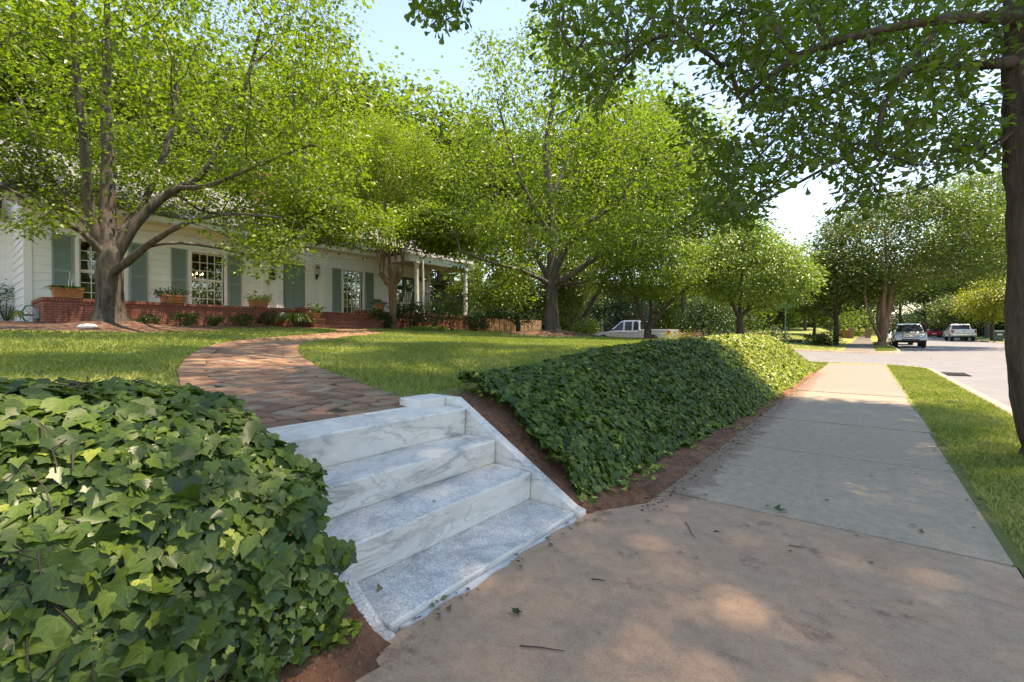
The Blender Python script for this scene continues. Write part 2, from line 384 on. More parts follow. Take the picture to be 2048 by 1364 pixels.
col = n.mix(n.attr('soil'), grass, clay); col = n.mix(n.attr('mulch'), col, chips)
n.surf(Base_Color=col, Roughness=.95, Normal=n.bump(n.noise(36, 8, .8), .9, .03)); M_GROUND = n.m
g = mk('ground', np.stack([gx, gy, gz], 1), gridF(len(xs), len(ys)), M_GROUND, smooth=True); tag(g, kind='structure')
for nm, val in (('soil', soil(gx, gy)), ('mulch', mu)):
    at = g.data.attributes.new(nm, 'FLOAT', 'POINT'); at.data.foreach_set('value', val.astype(np.float32))
def ground_at(x, y):
    i = int(np.clip(np.searchsorted(xs, x) - 1, 0, len(xs) - 2)); j = int(np.clip(np.searchsorted(ys, y) - 1, 0, len(ys) - 2))
    a = (x - xs[i]) / (xs[i + 1] - xs[i]); b = (y - ys[j]) / (ys[j + 1] - ys[j]); Z = gz.reshape(len(xs), len(ys))
    return float((Z[i, j] * (1 - a) + Z[i + 1, j] * a) * (1 - b) + (Z[i, j + 1] * (1 - a) + Z[i + 1, j + 1] * a) * b)
def ground_v(x, y):
    return np.array([ground_at(a, b) for a, b in zip(np.ravel(x), np.ravel(y))])

# pavement: separate slabs with open joints
n = newmat('concrete')
pos = n.obj(); sp = n.nd('ShaderNodeSeparateXYZ'); n.ln(pos, sp.inputs[0]); X_, Y_ = sp.outputs[0], sp.outputs[1]
fine = n.noise(100, 4, .8); mid = n.noise(14, 6, .7); big = n.noise(1.6, 5, .6, None, .5)
grey = n.ramp(n.mix(.5, mid, fine), [(.34, (.25, .19, .125)), (.66, (.455, .36, .25))])
tan = n.ramp(n.mix(.5, mid, fine), [(.34, (.165, .14, .11)), (.66, (.25, .215, .17))])  # far slabs' tan, darkened to offset sun; near grey lightened for shade
c = n.mix(n.ramp(n.math('MULTIPLY_ADD', Y_, .1, n.math('MULTIPLY_ADD', big, .3, -.35)), [(.5, 0.), (.95, 1.)]), grey, tan)
clayf = n.math('MULTIPLY', n.ramp(n.math('MULTIPLY_ADD', big, 1.0, n.math('MULTIPLY_ADD', Y_, -.05, n.math('MULTIPLY', X_, -.06))), [(.05, 0.), (.42, 1.)]), n.math('LESS_THAN', Y_, 3.165))
c = n.mix(n.math('MULTIPLY', clayf, .8), c, n.ramp(n.mix(.5, fine, mid), [(.34, (.29, .16, .09)), (.66, (.485, .295, .18))]))
dirt = n.math('MULTIPLY', n.ramp(X_, [(0., 0.), (1., 0.)]), 1.0)
edge = n.math('MULTIPLY', n.ramp(n.math('MULTIPLY_ADD', n.noise(5, 6, .7), .55, n.math('MULTIPLY', X_, -.75)), [(.92, 0.), (1.0, 1.)]), n.math('MULTIPLY', n.math('LESS_THAN', Y_, 16.0), n.ramp(n.math('MULTIPLY', Y_, .1), [(.27, 0.), (.32, 1.)])))
c = n.mix(n.math('MULTIPLY', edge, .65), c, (.16, .085, .05))
spot = n.math('MULTIPLY', n.ramp(n.noise(3.4, 7, .75), [(.57, 0.), (.66, 1.)]), n.math('LESS_THAN', Y_, 3.165))
c = n.mix(n.math('MULTIPLY', spot, .6), c, (.115, .062, .042))
lich = n.math('MULTIPLY', n.ramp(n.noise(22, 6, .8), [(.58, 0.), (.64, .8)]), n.ramp(n.math('SUBTRACT', X_, n.math('ABSOLUTE', n.math('MULTIPLY', n.math('SUBTRACT', Y_, 3.6), .5))), [(-.0, 0.), (.35, 1.)]))
c = n.mix(lich, c, (.34, .23, .07))
blk = n.ramp(n.noise(120, 3, .8), [(.60, 0.), (.67, .7)]); c = n.mix(blk, c, (.09, .075, .06)); c = n.mix(n.ramp(n.noise(150, 3, .8, n.mapped(n.obj(), loc=(3, 7, 1))), [(.61, 0.), (.68, .6)]), c, (.62, .56, .47))
n.surf(Base_Color=c, Roughness=.9, Normal=n.bump(n.mix(.5, fine, n.noise(60, 5, .7)), .45, .006)); M_CONC = n.m
mb = MB(); yj = [-9, -5.5, -2.6, 3.16] + [3.16 + 1.86 * k for k in range(1, 10)] + [21.55]
for a, b in zip(yj[:-1], yj[1:]):
    dz = RNG.uniform(-.004, .004); (mb.box(XL, XR, a + .011, b - .011, -.1 + dz, dz) if not (a < 1 < b) else mb.prism([(XR, a + .008), (XR, b - .012), (XL, b - .012), (XL - .003, 2.86), (-1.363, 2.46), (-1.363, 1.0), (-1.30, .90), (-1.22, .60), (-1.17, .0), (-1.19, -2.0), (XL, a + .008)], 'z', -.1, 0.0))
yy = 35.3
while yy < 130:
    z0 = float(rise(yy + 1)); mb.box(XL - .2, XR - .1, yy, yy + 1.98, z0 - .1, z0 + .012); yy += 2.0
sw = mb.build('sidewalk', M_CONC, bevel=.013); tag(sw, kind='structure')
mb = MB(); mb.box(XL + .02, XR - .02, -9, 21.4, -.06, -.016); jf = mb.build('joint_soil', m_plain('joint_soil', (.06, .045, .03), .95, var=.4, scale=40)); tag(jf, kind='structure')

# road: one sheet cut to the two streets
rx = np.concatenate([[-80, -60, -45, -35, -28, -22, -17, -13, -10, -8, -6.5, -5], np.arange(-4, 2.6, .2), [3, 4, 5, 6, 7, 8, 9, 9.6, 10, 10.2, 10.35]])
ry = np.concatenate([[-40, -20, -10, -4], np.arange(0, 18, 1.0), np.arange(18, 39, .2), np.arange(40, 130, 2.5), [140, 170, 220, 300, 420]])
AX, AY = np.meshgrid(rx, ry, indexing='ij'); ax_, ay_ = AX.ravel(), AY.ravel()
F = gridF(len(rx), len(ry)); keep = droad(ax_, ay_)[F].min(1) < .05; 
n = newmat('asphalt')
a1 = n.noise(130, 3, .8); a2 = n.noise(1.1, 5, .65); a3 = n.mapped(n.obj(), (.35, .35, .35))
c = n.ramp(n.mix(.45, a1, a2), [(.33, (.115, .115, .115)), (.67, (.20, .20, .20))])
cr = n.nd('ShaderNodeTexVoronoi', feature='DISTANCE_TO_EDGE'); n.ln(n.mix(.12, n.mapped(n.obj(), (.3, .3, .3)), n.noise(1.2, 4)), cr.inputs[0]); cr.inputs['Scale'].default_value = 1.4
c = n.mix(n.ramp(cr.outputs[0], [(.0, .6), (.012, 0.)]), c, (.09, .09, .092))
n.surf(Base_Color=c, Roughness=.85, Normal=n.bump(a1, .35, .006)); M_ROAD = n.m
rd = mk('road', np.stack([ax_, ay_, roadz(ax_, ay_)], 1), F[keep], M_ROAD, smooth=True); tag(rd, kind='structure')

M_KERB = m_plain('kerb_concrete', (.34, .27, .20), .9, var=.25, scale=7)
def kerb(pts, inward):
    P = dense(pts, max(40, int(np.sum(np.linalg.norm(np.diff(np.asarray(pts), axis=0), axis=1)) / .7))); T = np.gradient(P, axis=0); T /= np.linalg.norm(T, axis=1)[:, None]
    N = np.stack([-T[:, 1], T[:, 0]], 1) * inward
    A = P - N * .03; B = P + N * .13; zt = sidez(P[:, 0], P[:, 1]) + .018; zb = zt - .3
    V = np.concatenate([np.c_[A, zb], np.c_[A + N * .015, zt], np.c_[B, zt], np.c_[B, zb]]); m = len(P); i = np.arange(m - 1); Fk = []
    for a in range(3): Fk.append(np.stack([a * m + i, a * m + i + 1, (a + 1) * m + i + 1, (a + 1) * m + i], 1))
    return V, np.concatenate(Fk)
arc = [(KX - RAD + RAD * math.sin(t), SY0 - RAD + RAD * math.cos(t)) for t in np.linspace(math.pi / 2, 0, 14)]
arc2 = [(KX - RAD + RAD * math.sin(t), SY1 + RAD - RAD * math.cos(t)) for t in np.linspace(0, math.pi / 2, 14)]
for i, (P, sgn) in enumerate((([(KX, -40)] + arc + [(-60, SY0)], 1), ([(-60, SY1)] + arc2 + [(KX, 300)], 1), ([(KX2, -40), (KX2, 300)], -1))):
    V, Fk = kerb(P, sgn); o = mk('kerb', V, Fk, M_KERB); tag(o, kind='structure')
t = thing('storm_drain', 'dark iron storm drain grate in the road beside the kerb near the corner', 'drain', (2.1, 19.6, float(roadz(2.1, 19.6))))
mb = MB(); mb.box(1.78, 2.5, 18.9, 20.3, roadz(2.1, 19.6) - .01, roadz(2.1, 19.6) + .006); mb.build('pit', BLACK, t)
mb = MB()
for k in range(10): mb.box(1.8, 2.48, 18.95 + k * .135, 19.0 + k * .135, roadz(2.1, 19.6) + .004, roadz(2.1, 19.6) + .03)
mb.build('grate', m_plain('cast_iron', (.05, .045, .04), .7, .3), t)

# ------------------------------------------------------------------ marble steps
n = newmat('marble')
p = n.mapped(n.obj(), (1.1, .55, 2.2), rot=(.3, .1, .2)); d1 = n.noise(1.5, 7, .6, p, 1.4)
wv = n.nd('ShaderNodeTexWave'); wv.bands_direction = 'Z'; wv.inputs['Scale'].default_value = 1.15; wv.inputs['Distortion'].default_value = 7.5; wv.inputs['Detail'].default_value = 5; wv.inputs['Detail Scale'].default_value = .8; n.ln(n.mapped(n.obj(), (1, .8, 1.2), rot=(.55, .25, 0)), wv.inputs[0])
c = n.ramp(d1, [(.3, (.62, .585, .51)), (.5, (.78, .735, .645)), (.75, (.70, .665, .59))])
pv = n.mapped(n.obj(), (1.0, .75, 2.6), rot=(.5, .2, .1)); rid = n.math('ABSOLUTE', n.math('SUBTRACT', n.noise(1.5, 7, .58, pv, .7), .5)); rid2 = n.math('ABSOLUTE', n.math('SUBTRACT', n.noise(3.4, 7, .6, n.mapped(pv, loc=(4, 2, 7)), .5), .5))
vein = n.math('MAXIMUM', n.math('MULTIPLY', n.ramp(rid, [(.0, 1.), (.010, .75), (.03, .28), (.085, 0.)]), n.ramp(n.noise(1.9, 4, .6), [(.40, .15), (.55, 1.)])), n.math('MULTIPLY', n.ramp(rid2, [(.0, .7), (.012, .4), (.03, 0.)]), n.ramp(n.noise(2.6, 4, .6), [(.45, 0.), (.56, 1.)])))
c = n.mix(n.math('MULTIPLY', vein, .6), c, (.17, .18, .185))
nz = n.nd('ShaderNodeSeparateXYZ'); gm = n.nd('ShaderNodeNewGeometry'); n.ln(gm.outputs['Normal'], nz.inputs[0])
up = n.ramp(nz.outputs[2], [(.6, 0.), (.9, 1.)])
lowstep = n.nd('ShaderNodeSeparateXYZ'); n.ln(n.obj(), lowstep.inputs[0])
lowf = n.ramp(lowstep.outputs[2], [(.02, 1.0), (.6, .35)])
grime = n.math('MULTIPLY', n.math('MULTIPLY', n.ramp(n.mix(.3, n.noise(95, 4, .85), n.noise(11, 6, .8)), [(.42, 0.), (.62, 1.)]), up), lowf)
c = n.mix(n.math('MULTIPLY', grime, .9), c, (.15, .16, .165))
rust = n.ramp(n.noise(4.2, 7, .8), [(.60, 0.), (.74, .45)]); c = n.mix(rust, c, (.50, .40, .32))
n.surf(Base_Color=c, Roughness=n.ramp(n.noise(9, 4), [(.3, .38), (.7, .62)]), Normal=n.bump(n.noise(70, 5, .7), .2, .003)); M_MARBLE = n.m
steps = thing('marble_steps', 'flight of four white marble steps climbing from the pavement to the brick path', 'steps', (-1.9, 1.7, 0))
SX = [-1.375, -1.70, -2.0, -2.285]; SZ = [.03, .213, .378, .568]; YA, YB = 1.045, 2.37
for k in range(4):
    back = SX[k + 1] - .035 if k < 3 else -2.663
    mb = MB(); zb = (SZ[k - 1] + .003 if k else -.1); ya = YA + RNG.uniform(-.012, .006) - .02
    mb.prism([(back, zb), (SX[k] - .006, zb), (SX[k], SZ[k]), (back, SZ[k] + .006)], 'y', ya, YB - .006); mb.build('step', M_MARBLE, steps, bevel=.014, seg=3)
for y0, y1, dz, lab in ((YB, YB + .075, 0, None), (.955, 1.02, -.07, None)):
    mb = MB(); mb.prism([(-1.34, -.12), (-1.34, .03 + dz * .3), (-1.40, .045 + dz * .5), (-2.41, .632 + dz), (-2.74, .632 + dz), (-2.74, -.12)], 'y', y0, y1); mb.build('side_slab', M_MARBLE, steps, bevel=.007)
mb = MB(); mb.box(-2.74, -2.50, 2.12, YB - .004, .50, .634); mb.build('end_block', M_MARBLE, steps, bevel=.01)
# broken mortar slip along the foot of the bottom step
mb = MB(); pts = [(-1.37, 1.06)] + [(-1.352 + .012 * math.sin(i * 1.9) + .022 * max(0, math.sin(i * .55 - 1.2)), 1.08 + i * .083) for i in range(16)] + [(-1.37, 2.36)]
mb.prism(pts, 'z', -.02, .005); mb.build('mortar_slip', m_plain('mortar', (.46, .45, .42), .9, var=.3, scale=12), steps)

# ------------------------------------------------------------------ brick path
L_, W_ = .232, .116
rows = []
ang = math.radians(20); ca, sa = math.cos(ang), math.sin(ang)
for i in range(-110, 120):
    for j in range(-110, 120):
        for kind in (0, 1):
            ux, uy = (i + 2 * j) * W_, (i - 2 * j) * W_
            cx_, cy_ = (ux + W_, uy + W_ / 2) if kind == 0 else (ux + 2.5 * W_, uy)
            x = -8.5 + cx_ * ca - cy_ * sa; y = 3.5 + cx_ * sa + cy_ * ca
            if -17 < x < -2.6 and .5 < y < 11: rows.append((x, y, ang + (0 if kind == 0 else math.pi / 2)))
rows = np.array(rows); rows = rows[(dpath(rows[:, 0], rows[:, 1]) < PHW - .19)]
T = np.gradient(PD, axis=0); T /= np.linalg.norm(T, axis=1)[:, None]; NN = np.stack([-T[:, 1], T[:, 0]], 1)
edge = []
for sgn in (1, -1):
    E = PD + NN * sgn * (PHW - .1); s = np.concatenate([[0], np.cumsum(np.linalg.norm(np.diff(E, axis=0), axis=1))])
    for q in np.arange(.06, s[-1], W_ + .002):
        x, y, nx, ny = (np.interp(q, s, a) for a in (E[:, 0], E[:, 1], NN[:, 0], NN[:, 1])); edge.append((x, y, math.atan2(ny, nx)))
rows = np.concatenate([rows, np.array(edge)]); rows = rows[rows[:, 0] < -2.85]; rows = np.concatenate([rows, [(-2.716, y_, math.pi / 2) for y_ in np.arange(1.02, 2.3, L_ + .002)], [(-2.716 - W_ - .002, y_, math.pi / 2) for y_ in np.arange(1.14, 2.2, L_ + .002)]])
m = len(rows); hl, hw = L_ / 2 - .006, W_ / 2 - .006; ch = .0035
base = np.array([(-hl, -hw, -.05), (hl, -hw, -.05), (hl, hw, -.05), (-hl, hw, -.05), (-hl, -hw, -ch), (hl, -hw, -ch), (hl, hw, -ch), (-hl, hw, -ch), (-hl + ch, -hw + ch, 0), (hl - ch, -hw + ch, 0), (hl - ch, hw - ch, 0), (-hl + ch, hw - ch, 0)])
th = rows[:, 2] + RNG.normal(0, .025, m); c_, s_ = np.cos(th), np.sin(th)
tx, ty = RNG.normal(0, .012, m), RNG.normal(0, .012, m)
BX = base[None, :, 0] * c_[:, None] - base[None, :, 1] * s_[:, None] + rows[:, 0, None]; BY = base[None, :, 0] * s_[:, None] + base[None, :, 1] * c_[:, None] + rows[:, 1, None]
zc = lawnz(rows[:, 0], rows[:, 1]) + .02 - .018 * sstep(-3.3, -2.75, rows[:, 0]) + RNG.normal(0, .0035, m)
BZ = base[None, :, 2] + zc[:, None] + base[None, :, 0] * (tx[:, None] - .054 * c_[:, None]) + base[None, :, 1] * (ty[:, None] + .054 * s_[:, None])
q = np.array([(8, 9, 10, 11), (0, 1, 5, 4), (1, 2, 6, 5), (2, 3, 7, 6), (3, 0, 4, 7), (4, 5, 9, 8), (5, 6, 10, 9), (6, 7, 11, 10), (7, 4, 8, 11)])
Fb = (np.arange(m)[:, None, None] * 12 + q[None]).reshape(-1, 4)
n = newmat('path_brick'); r = n.attr('rnd')
c = n.ramp(r, [(0., (.17, .078, .042)), (.3, (.27, .13, .072)), (.6, (.34, .18, .10)), (.85, (.20, .14, .085)), (1., (.37, .245, .155))])
c = n.mix(n.ramp(n.noise(16, 7, .75), [(.46, 0.), (.66, .65)]), c, (.13, .11, .06)); c = n.mix(n.ramp(n.noise(70, 5, .8), [(.55, 0.), (.72, .5)]), c, (.42, .32, .25))
n.surf(Base_Color=c, Roughness=.9, Normal=n.bump(n.noise(55, 6, .75), .5, .006))
bed = newmat('path_sand'); bed.surf(Base_Color=bed.ramp(bed.noise(20, 6, .8), [(.35, (.022, .02, .010)), (.6, (.05, .055, .018)), (.72, (.09, .075, .045))]), Roughness=.95)
A = PD + NN * (PHW + .005); B = PD - NN * (PHW + .005); k = len(PD); ii = np.arange(k - 1)
VV = np.concatenate([np.stack([BX, BY, BZ], 2).reshape(-1, 3), np.c_[A, lawnz(A[:, 0], A[:, 1]) + .008 - .012 * sstep(-3.3, -2.75, A[:, 0])], np.c_[B, lawnz(B[:, 0], B[:, 1]) + .008 - .012 * sstep(-3.3, -2.75, B[:, 0])]]); o0 = m * 12
Fs = np.stack([o0 + ii, o0 + ii + 1, o0 + k + ii + 1, o0 + k + ii], 1)
pth = mk('path', VV, np.concatenate([Fb, Fs]), None, mats=[n.m, bed.m], midx=np.concatenate([np.zeros(len(Fb), int), np.ones(len(Fs), int)]), rnd=np.concatenate([np.repeat(RNG.random(m), 9), np.zeros(len(Fs))])); tag(pth, kind='structure')

# ------------------------------------------------------------------ leaves
def halfleaf(R, fold=.18, droop=.18):
    """outline of the right half from petiole to tip -> template with two mirrored faces"""
    R = np.array(R, float); k = len(R); Lm = R[1:-1] * np.array([-1, 1])
    V = np.concatenate([R, Lm]); z = fold * np.abs(V[:, 0]) - droop * V[:, 1] ** 2
    V = np.c_[V, z]; a = list(range(k)); b = [0] + list(range(k, 2 * k - 2)) + [k - 1]
    return V, np.array([a, b[::-1]])
T_IVY = halfleaf([(0, 0), (.19, -.13), (.38, -.10), (.46, .04), (.45, .16), (.57, .36), (.36, .43), (.22, .66), (0, .98)], .14, .2)
T_MAPLE = halfleaf([(0, 0), (.32, 0), (.26, .17), (.52, .46), (.27, .46), (.16, .72), (0, 1)], .2, .25)
T_OAK = halfleaf([(0, 0), (.04, .2), (.12, .5), (.27, .76), (.24, .93), (.09, 1.0), (0, .96)], .15, .15)
T_OVAL = halfleaf([(0, 0), (.2, .22), (.26, .5), (.14, .8), (0, 1)], .25, .25)
T_KITE = halfleaf([(0, 0), (.34, .42), (0, 1)], .3, .2)
T_LONG = halfleaf([(0, 0), (.07, .3), (.06, .7), (0, 1)], .2, .5)
def unit(a): return a / (np.linalg.norm(a, axis=-1, keepdims=True) + 1e-9)
def leaves(tpl, P, D, Nn, S, base=0):
    TV, TF = tpl; D = unit(D); X = unit(np.cross(D, Nn)); Z = np.cross(X, D)
    V = P[:, None] + S[:, None, None] * (TV[None, :, 0:1] * X[:, None] + TV[None, :, 1:2] * D[:, None] + TV[None, :, 2:3] * Z[:, None])
    F = (np.arange(len(P))[:, None, None] * len(TV) + TF[None]).reshape(-1, TF.shape[1]) + base
    return V.reshape(-1, 3), F
def tints(n_, w, lo=0, hi=1): return np.repeat(np.clip(w * (hi - lo) + lo, 0, 1), 2)

# ------------------------------------------------------------------ ivy on the two banks
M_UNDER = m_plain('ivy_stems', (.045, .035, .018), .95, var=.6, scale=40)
def ivy(surf, u0, u1, v0, v1, dens, size, under=True, keepf=None, name='ivy', nlay=(.0, .10), fresh=.05, freshf=None, und=None):
    """surf(u,v)->points; leaves spread over its skin in several depths, vine stems between"""
    g_ = 60; uu, vv = np.meshgrid(np.linspace(u0, u1, g_), np.linspace(v0, v1, g_), indexing='ij')
    Pg = surf(uu.ravel(), vv.ravel()).reshape(g_, g_, 3); A = np.linalg.norm(np.cross(np.diff(Pg, axis=0)[:, :-1], np.diff(Pg, axis=1)[:-1]), axis=2)
    w = A.ravel() / A.sum(); N_ = int(A.sum() * dens); ci = RNG.choice(len(w), N_, p=w); iu, iv = ci // (g_ - 1), ci % (g_ - 1)
    u = u0 + (u1 - u0) * (iu + RNG.random(N_)) / (g_ - 1); v = v0 + (v1 - v0) * (iv + RNG.random(N_)) / (g_ - 1)
    P = surf(u, v); e = 1e-3; Du = unit(surf(u + e, v) - P); Dv = unit(surf(u, v + e) - P); Nn = unit(np.cross(Du, Dv)); Nn *= np.sign(Nn @ np.array([.5, -.1, .8]))[:, None]
    if keepf is not None:
        k = keepf(P, u, v); P, u, v, Nn = P[k], u[k], v[k], Nn[k]
    m = len(P); dep = RNG.beta(1.2, 2.2, m) * (nlay[1] - nlay[0]) + nlay[0]
    P = P - Nn * dep[:, None]
    tilt = unit(Nn + np.array([.15, 0, .45]) + RNG.normal(0, .36, (m, 3)))
    down = np.array([.75, -.05, -.75]) + RNG.normal(0, .75, (m, 3)); D = unit(down - tilt * np.sum(down * tilt, 1)[:, None])
    S = size(P, m); f = RNG.random(m)
    ff = fresh if freshf is None else freshf(P)
    tv = np.where(f < ff, RNG.uniform(.85, 1, m), RNG.beta(1.6, 2.0, m) * .72 + .08 * wob(P[:, 0], P[:, 1], 2))
    S = np.where((f < ff), S * .6, S)
    V, F = leaves(T_IVY, P - D * S[:, None] * .45, D, tilt, S)
    Fl = [F]; mi = [np.zeros(len(F), int)]; rn = [tints(m, tv)]
    Vs = [V]; nb = len(V)
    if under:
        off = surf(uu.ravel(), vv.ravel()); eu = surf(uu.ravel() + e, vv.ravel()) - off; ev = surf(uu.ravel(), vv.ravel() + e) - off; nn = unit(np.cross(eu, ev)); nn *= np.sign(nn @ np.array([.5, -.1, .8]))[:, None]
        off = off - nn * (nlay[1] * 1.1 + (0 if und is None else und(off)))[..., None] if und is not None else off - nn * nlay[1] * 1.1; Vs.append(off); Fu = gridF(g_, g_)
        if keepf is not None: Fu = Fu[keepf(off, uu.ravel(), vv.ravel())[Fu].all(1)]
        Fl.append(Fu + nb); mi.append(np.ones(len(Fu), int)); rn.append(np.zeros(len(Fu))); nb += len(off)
    st = MB()
    for _ in range(60 if under else 0):
        a = RNG.uniform(u0, u1); b = RNG.uniform(v0, v1); pu = a + np.cumsum(RNG.normal(0, .03 * (u1 - u0), 9)); pv = b + np.cumsum(RNG.normal(0, .012 * (v1 - v0), 9))
        Q = surf(np.clip(pu, u0, u1), np.clip(pv, v0, v1)); 
        if keepf is not None and not keepf(Q, np.clip(pu, u0, u1), np.clip(pv, v0, v1)).all(): continue
        st.tube(Q + RNG.normal(0, .012, Q.shape), .0022, 4, False)
    if st.v:
        Vs.append(np.array(st.v)); Fq = np.array(st.f) + nb; Fl.append(Fq); mi.append(np.full(len(Fq), 2)); rn.append(np.zeros(len(Fq)))
    VV_ = np.concatenate(Vs); uvv = np.zeros((len(VV_), 2)); uvv[:m * len(T_IVY[0])] = np.tile(T_IVY[0][:, :2], (m, 1))
    o = mk(name, VV_, Fl, None, mats=[L_IVY, M_UNDER, B_TWIG], smooth=True, midx=np.concatenate(mi), rnd=np.concatenate(rn), uv=uvv); tag(o, kind='stuff'); return o
LP = np.array([(-.06, -1.38, .03), (.0, -1.36, .06), (.12, -1.34, .20), (.3, -1.41, .42), (.45, -1.52, .60), (.6, -1.70, .76), (.75, -1.95, .88), (.9, -2.25, .94), (1.0, -2.48, .93), (1.12, -2.72, .80), (1.2, -2.86, .62)])
def surfL(u, v):
    x = np.interp(u, LP[:, 0], LP[:, 1]); z = np.interp(u, LP[:, 0], LP[:, 2]); y = v
    e = sstep(.30, 1.0, y); h = 1 - .16 * e - .10 * sstep(.8, 1.02, y); z2 = z * h; x2 = x - .02 * e * (u < .5) - .06 * sstep(.85, 1.0, y)
    l = .035 * wob(u * 3, v * 2.2, 1.6); return np.stack([x2 + l * .8, y, z2 + l], -1)
def keepL(P, u, v): return (P[:, 1] < .60) & (len(P) == 3600) | (len(P) != 3600) & (P[:, 1] < .835 + .03 * wob(P[:, 0], P[:, 2], 6)) | ((P[:, 1] < .91) & (P[:, 2] > .30) & (P[:, 2] < .62) & (wob(P[:, 0], P[:, 2], 4) > .1))
def sizeL(P, m): return np.clip(RNG.lognormal(-2.98, .32, m), .022, .098) * np.where((P[:, 2] < .28) & (P[:, 1] > .4), .62, 1.0)
ivy(surfL, 0.0, 1.2, -1.3, 1.06, 3100, sizeL, keepf=keepL, und=lambda P: .6 * sstep(.25, .60, P[:, 1]), freshf=lambda P: np.where((P[:, 1] > .3) & (P[:, 2] < .55), .085, .03))
def surfR(u, v):
    x0 = -1.365 + .15 * sstep(3.6, 7.5, v) - .03 * wob(v, v * .3, 1.0); x = x0 - u * (1.56 + .17 * sstep(3.6, 7.5, v)); z = landz(x, v); 
    lift = .13 * sstep(0, .12, u) * (1 - .25 * sstep(.75, 1, u)) + .10 * sstep(7.0, 12, v) * sstep(.1, .6, u) * (1 - .45 * sstep(.85, 1.05, u))
    fade = 1 - .75 * sstep(15.5, 19.2, v); l = .045 * wob(x, v, 2.4) * sstep(0, .15, u)
    return np.stack([x + .06 * sstep(.05, .3, u) * (1 - u), v + 0 * u, z + (lift + l) * fade + .02], -1)
def keepR(P, u, v):
    e = .06 * wob(P[:, 0], P[:, 1], 6) + .03 * wob(P[:, 0], P[:, 1], 15)
    return (v > 2.53 + u * .24 + e + .12 * sstep(.8, 1.0, u)) & (u > .0 + e * .6) & (u < 1.0 + e + .1 * wob(P[:, 0], P[:, 1], 1.1)) & (v < 19.3 - .6 * u + e)
ivy(surfR, 0.0, 1.08, 2.5, 8.5, 2300, lambda P, m: np.clip(RNG.normal(.060, .013, m), .03, .09), keepf=keepR, nlay=(0, .07), freshf=lambda P: np.where(P[:, 2] < .35, .09, .03))
ivy(surfR, 0.0, 1.08, 8.5, 19.3, 1500, lambda P, m: np.clip(RNG.normal(.072, .014, m), .04, .10), keepf=keepR, nlay=(0, .07), fresh=.82)  # far bank mostly bright leaves, coloured to stand for the sun on it

# runners of young ivy creeping over the bare soil
V_, F_, R_, nb_ = [], [], [], 0; rb = MB()
for k in range(58):
    if k < 24: y0 = RNG.uniform(2.7, 11); p0 = np.array([-1.36 + .15 * float(sstep(3.6, 7.5, y0)), y0]); a = RNG.normal(0, .6)
    elif k < 42: q_ = RNG.random(); p0 = np.array([-1.38 - 1.3 * q_, 2.62 + .3 * q_]); a = RNG.normal(-1.3, .5)
    else: p0 = np.array([RNG.uniform(-1.62, -1.4), RNG.uniform(.6, .86)]); a = RNG.normal(.9, .5)
    L_ = RNG.uniform(.05, .20); st_ = [p0 + (w * L_) * np.array([math.cos(a + w * .8), math.sin(a + w * .8)]) for w in np.linspace(-.25, 1, 7)]; P = np.array([(*c, ground_at(*c) + .02 + .012 * math.sin(i * 1.7)) for i, c in enumerate(st_)]); P = P[P[:, 1] > (2.47 if k < 42 else -9)]; P = P[P[:, 1] < (99 if k < 42 else .95)]
    if len(P) < 3: continue
    rb.tube(list(P), .0018, 4); m = len(P) * 2; Q = np.repeat(P, 2, 0) + RNG.normal(0, .012, (m, 3)) + [0, 0, .012]; D = unit(np.c_[RNG.normal(0, 1, (m, 2)), RNG.normal(-.1, .2, m)]); N_ = unit(np.c_[RNG.normal(0, .4, (m, 2)), np.ones(m)])
    V, F = leaves(T_IVY, Q, D, N_, RNG.uniform(.018, .042, m), nb_); V_.append(V); F_.append(F); nb_ += len(V); R_.append(np.repeat(RNG.choice([.55, .8, .95], m), 2))
V_.append(np.array(rb.v)); fq = np.array(rb.f[0]) if False else np.array([f for f in rb.f if len(f) == 4]) + nb_
uvv = np.zeros((nb_ + len(rb.v), 2)); uvv[:nb_] = np.tile(T_IVY[0][:, :2], (nb_ // len(T_IVY[0]), 1))
nl_ = sum(len(f) for f in F_); o = mk('ivy_runners', np.concatenate(V_), [np.concatenate(F_), fq], None, mats=[L_IVY, B_TWIG], midx=np.concatenate([np.zeros(nl_, int), np.ones(len(fq), int)]), rnd=np.concatenate(R_ + [np.zeros(len(fq))]), uv=uvv); tag(o, kind='stuff')

# ------------------------------------------------------------------ grass blades
def blades(name, P, h, w, hue):
    m = len(P); a = RNG.uniform(0, 2 * math.pi, m); lean = RNG.normal(0, .42, (m, 2)); t = np.stack([np.cos(a), np.sin(a), 0 * a], 1)
    tip = P + np.c_[lean * h[:, None], h]; midp = P + np.c_[lean * h[:, None] * .3, h * .55]
    V = np.stack([P - t * w[:, None], P + t * w[:, None], midp + t * w[:, None] * .8, tip, midp - t * w[:, None] * .8], 1).reshape(-1, 3)
    F = np.arange(m)[:, None] * 5 + np.arange(5)[None]
    o = mk(name, V, F, L_GRASS, rnd=hue); tag(o, kind='stuff'); return o
def grass_pts(x0, x1, y0, y1, n_, ok):
    x = RNG.uniform(x0, x1, n_); y = RNG.uniform(y0, y1, n_); d = np.hypot(x, y); pr = np.clip(np.where(d < 6, 1.0, (6 / d) ** 1.25), .12, 1); k = (RNG.random(n_) < pr); x, y, d = x[k], y[k], d[k]
    k = ok(x, y); return x[k], y[k], d[k]
x, y, d = grass_pts(-15.9, -2.72, -.5, 20.5, 620000, lambda x, y: (dpath(x, y) > PHW + .015) & (mulch(x, y) < .5) & (droad(x, y) > .2) & ~((x > -2.95 - .05 * wob(x, y, 3)) & (y > 2.5 + .15 * wob(x, y, 2))) & (RNG.random(len(x)) < .78 + .3 * wob(x, y, .8)))
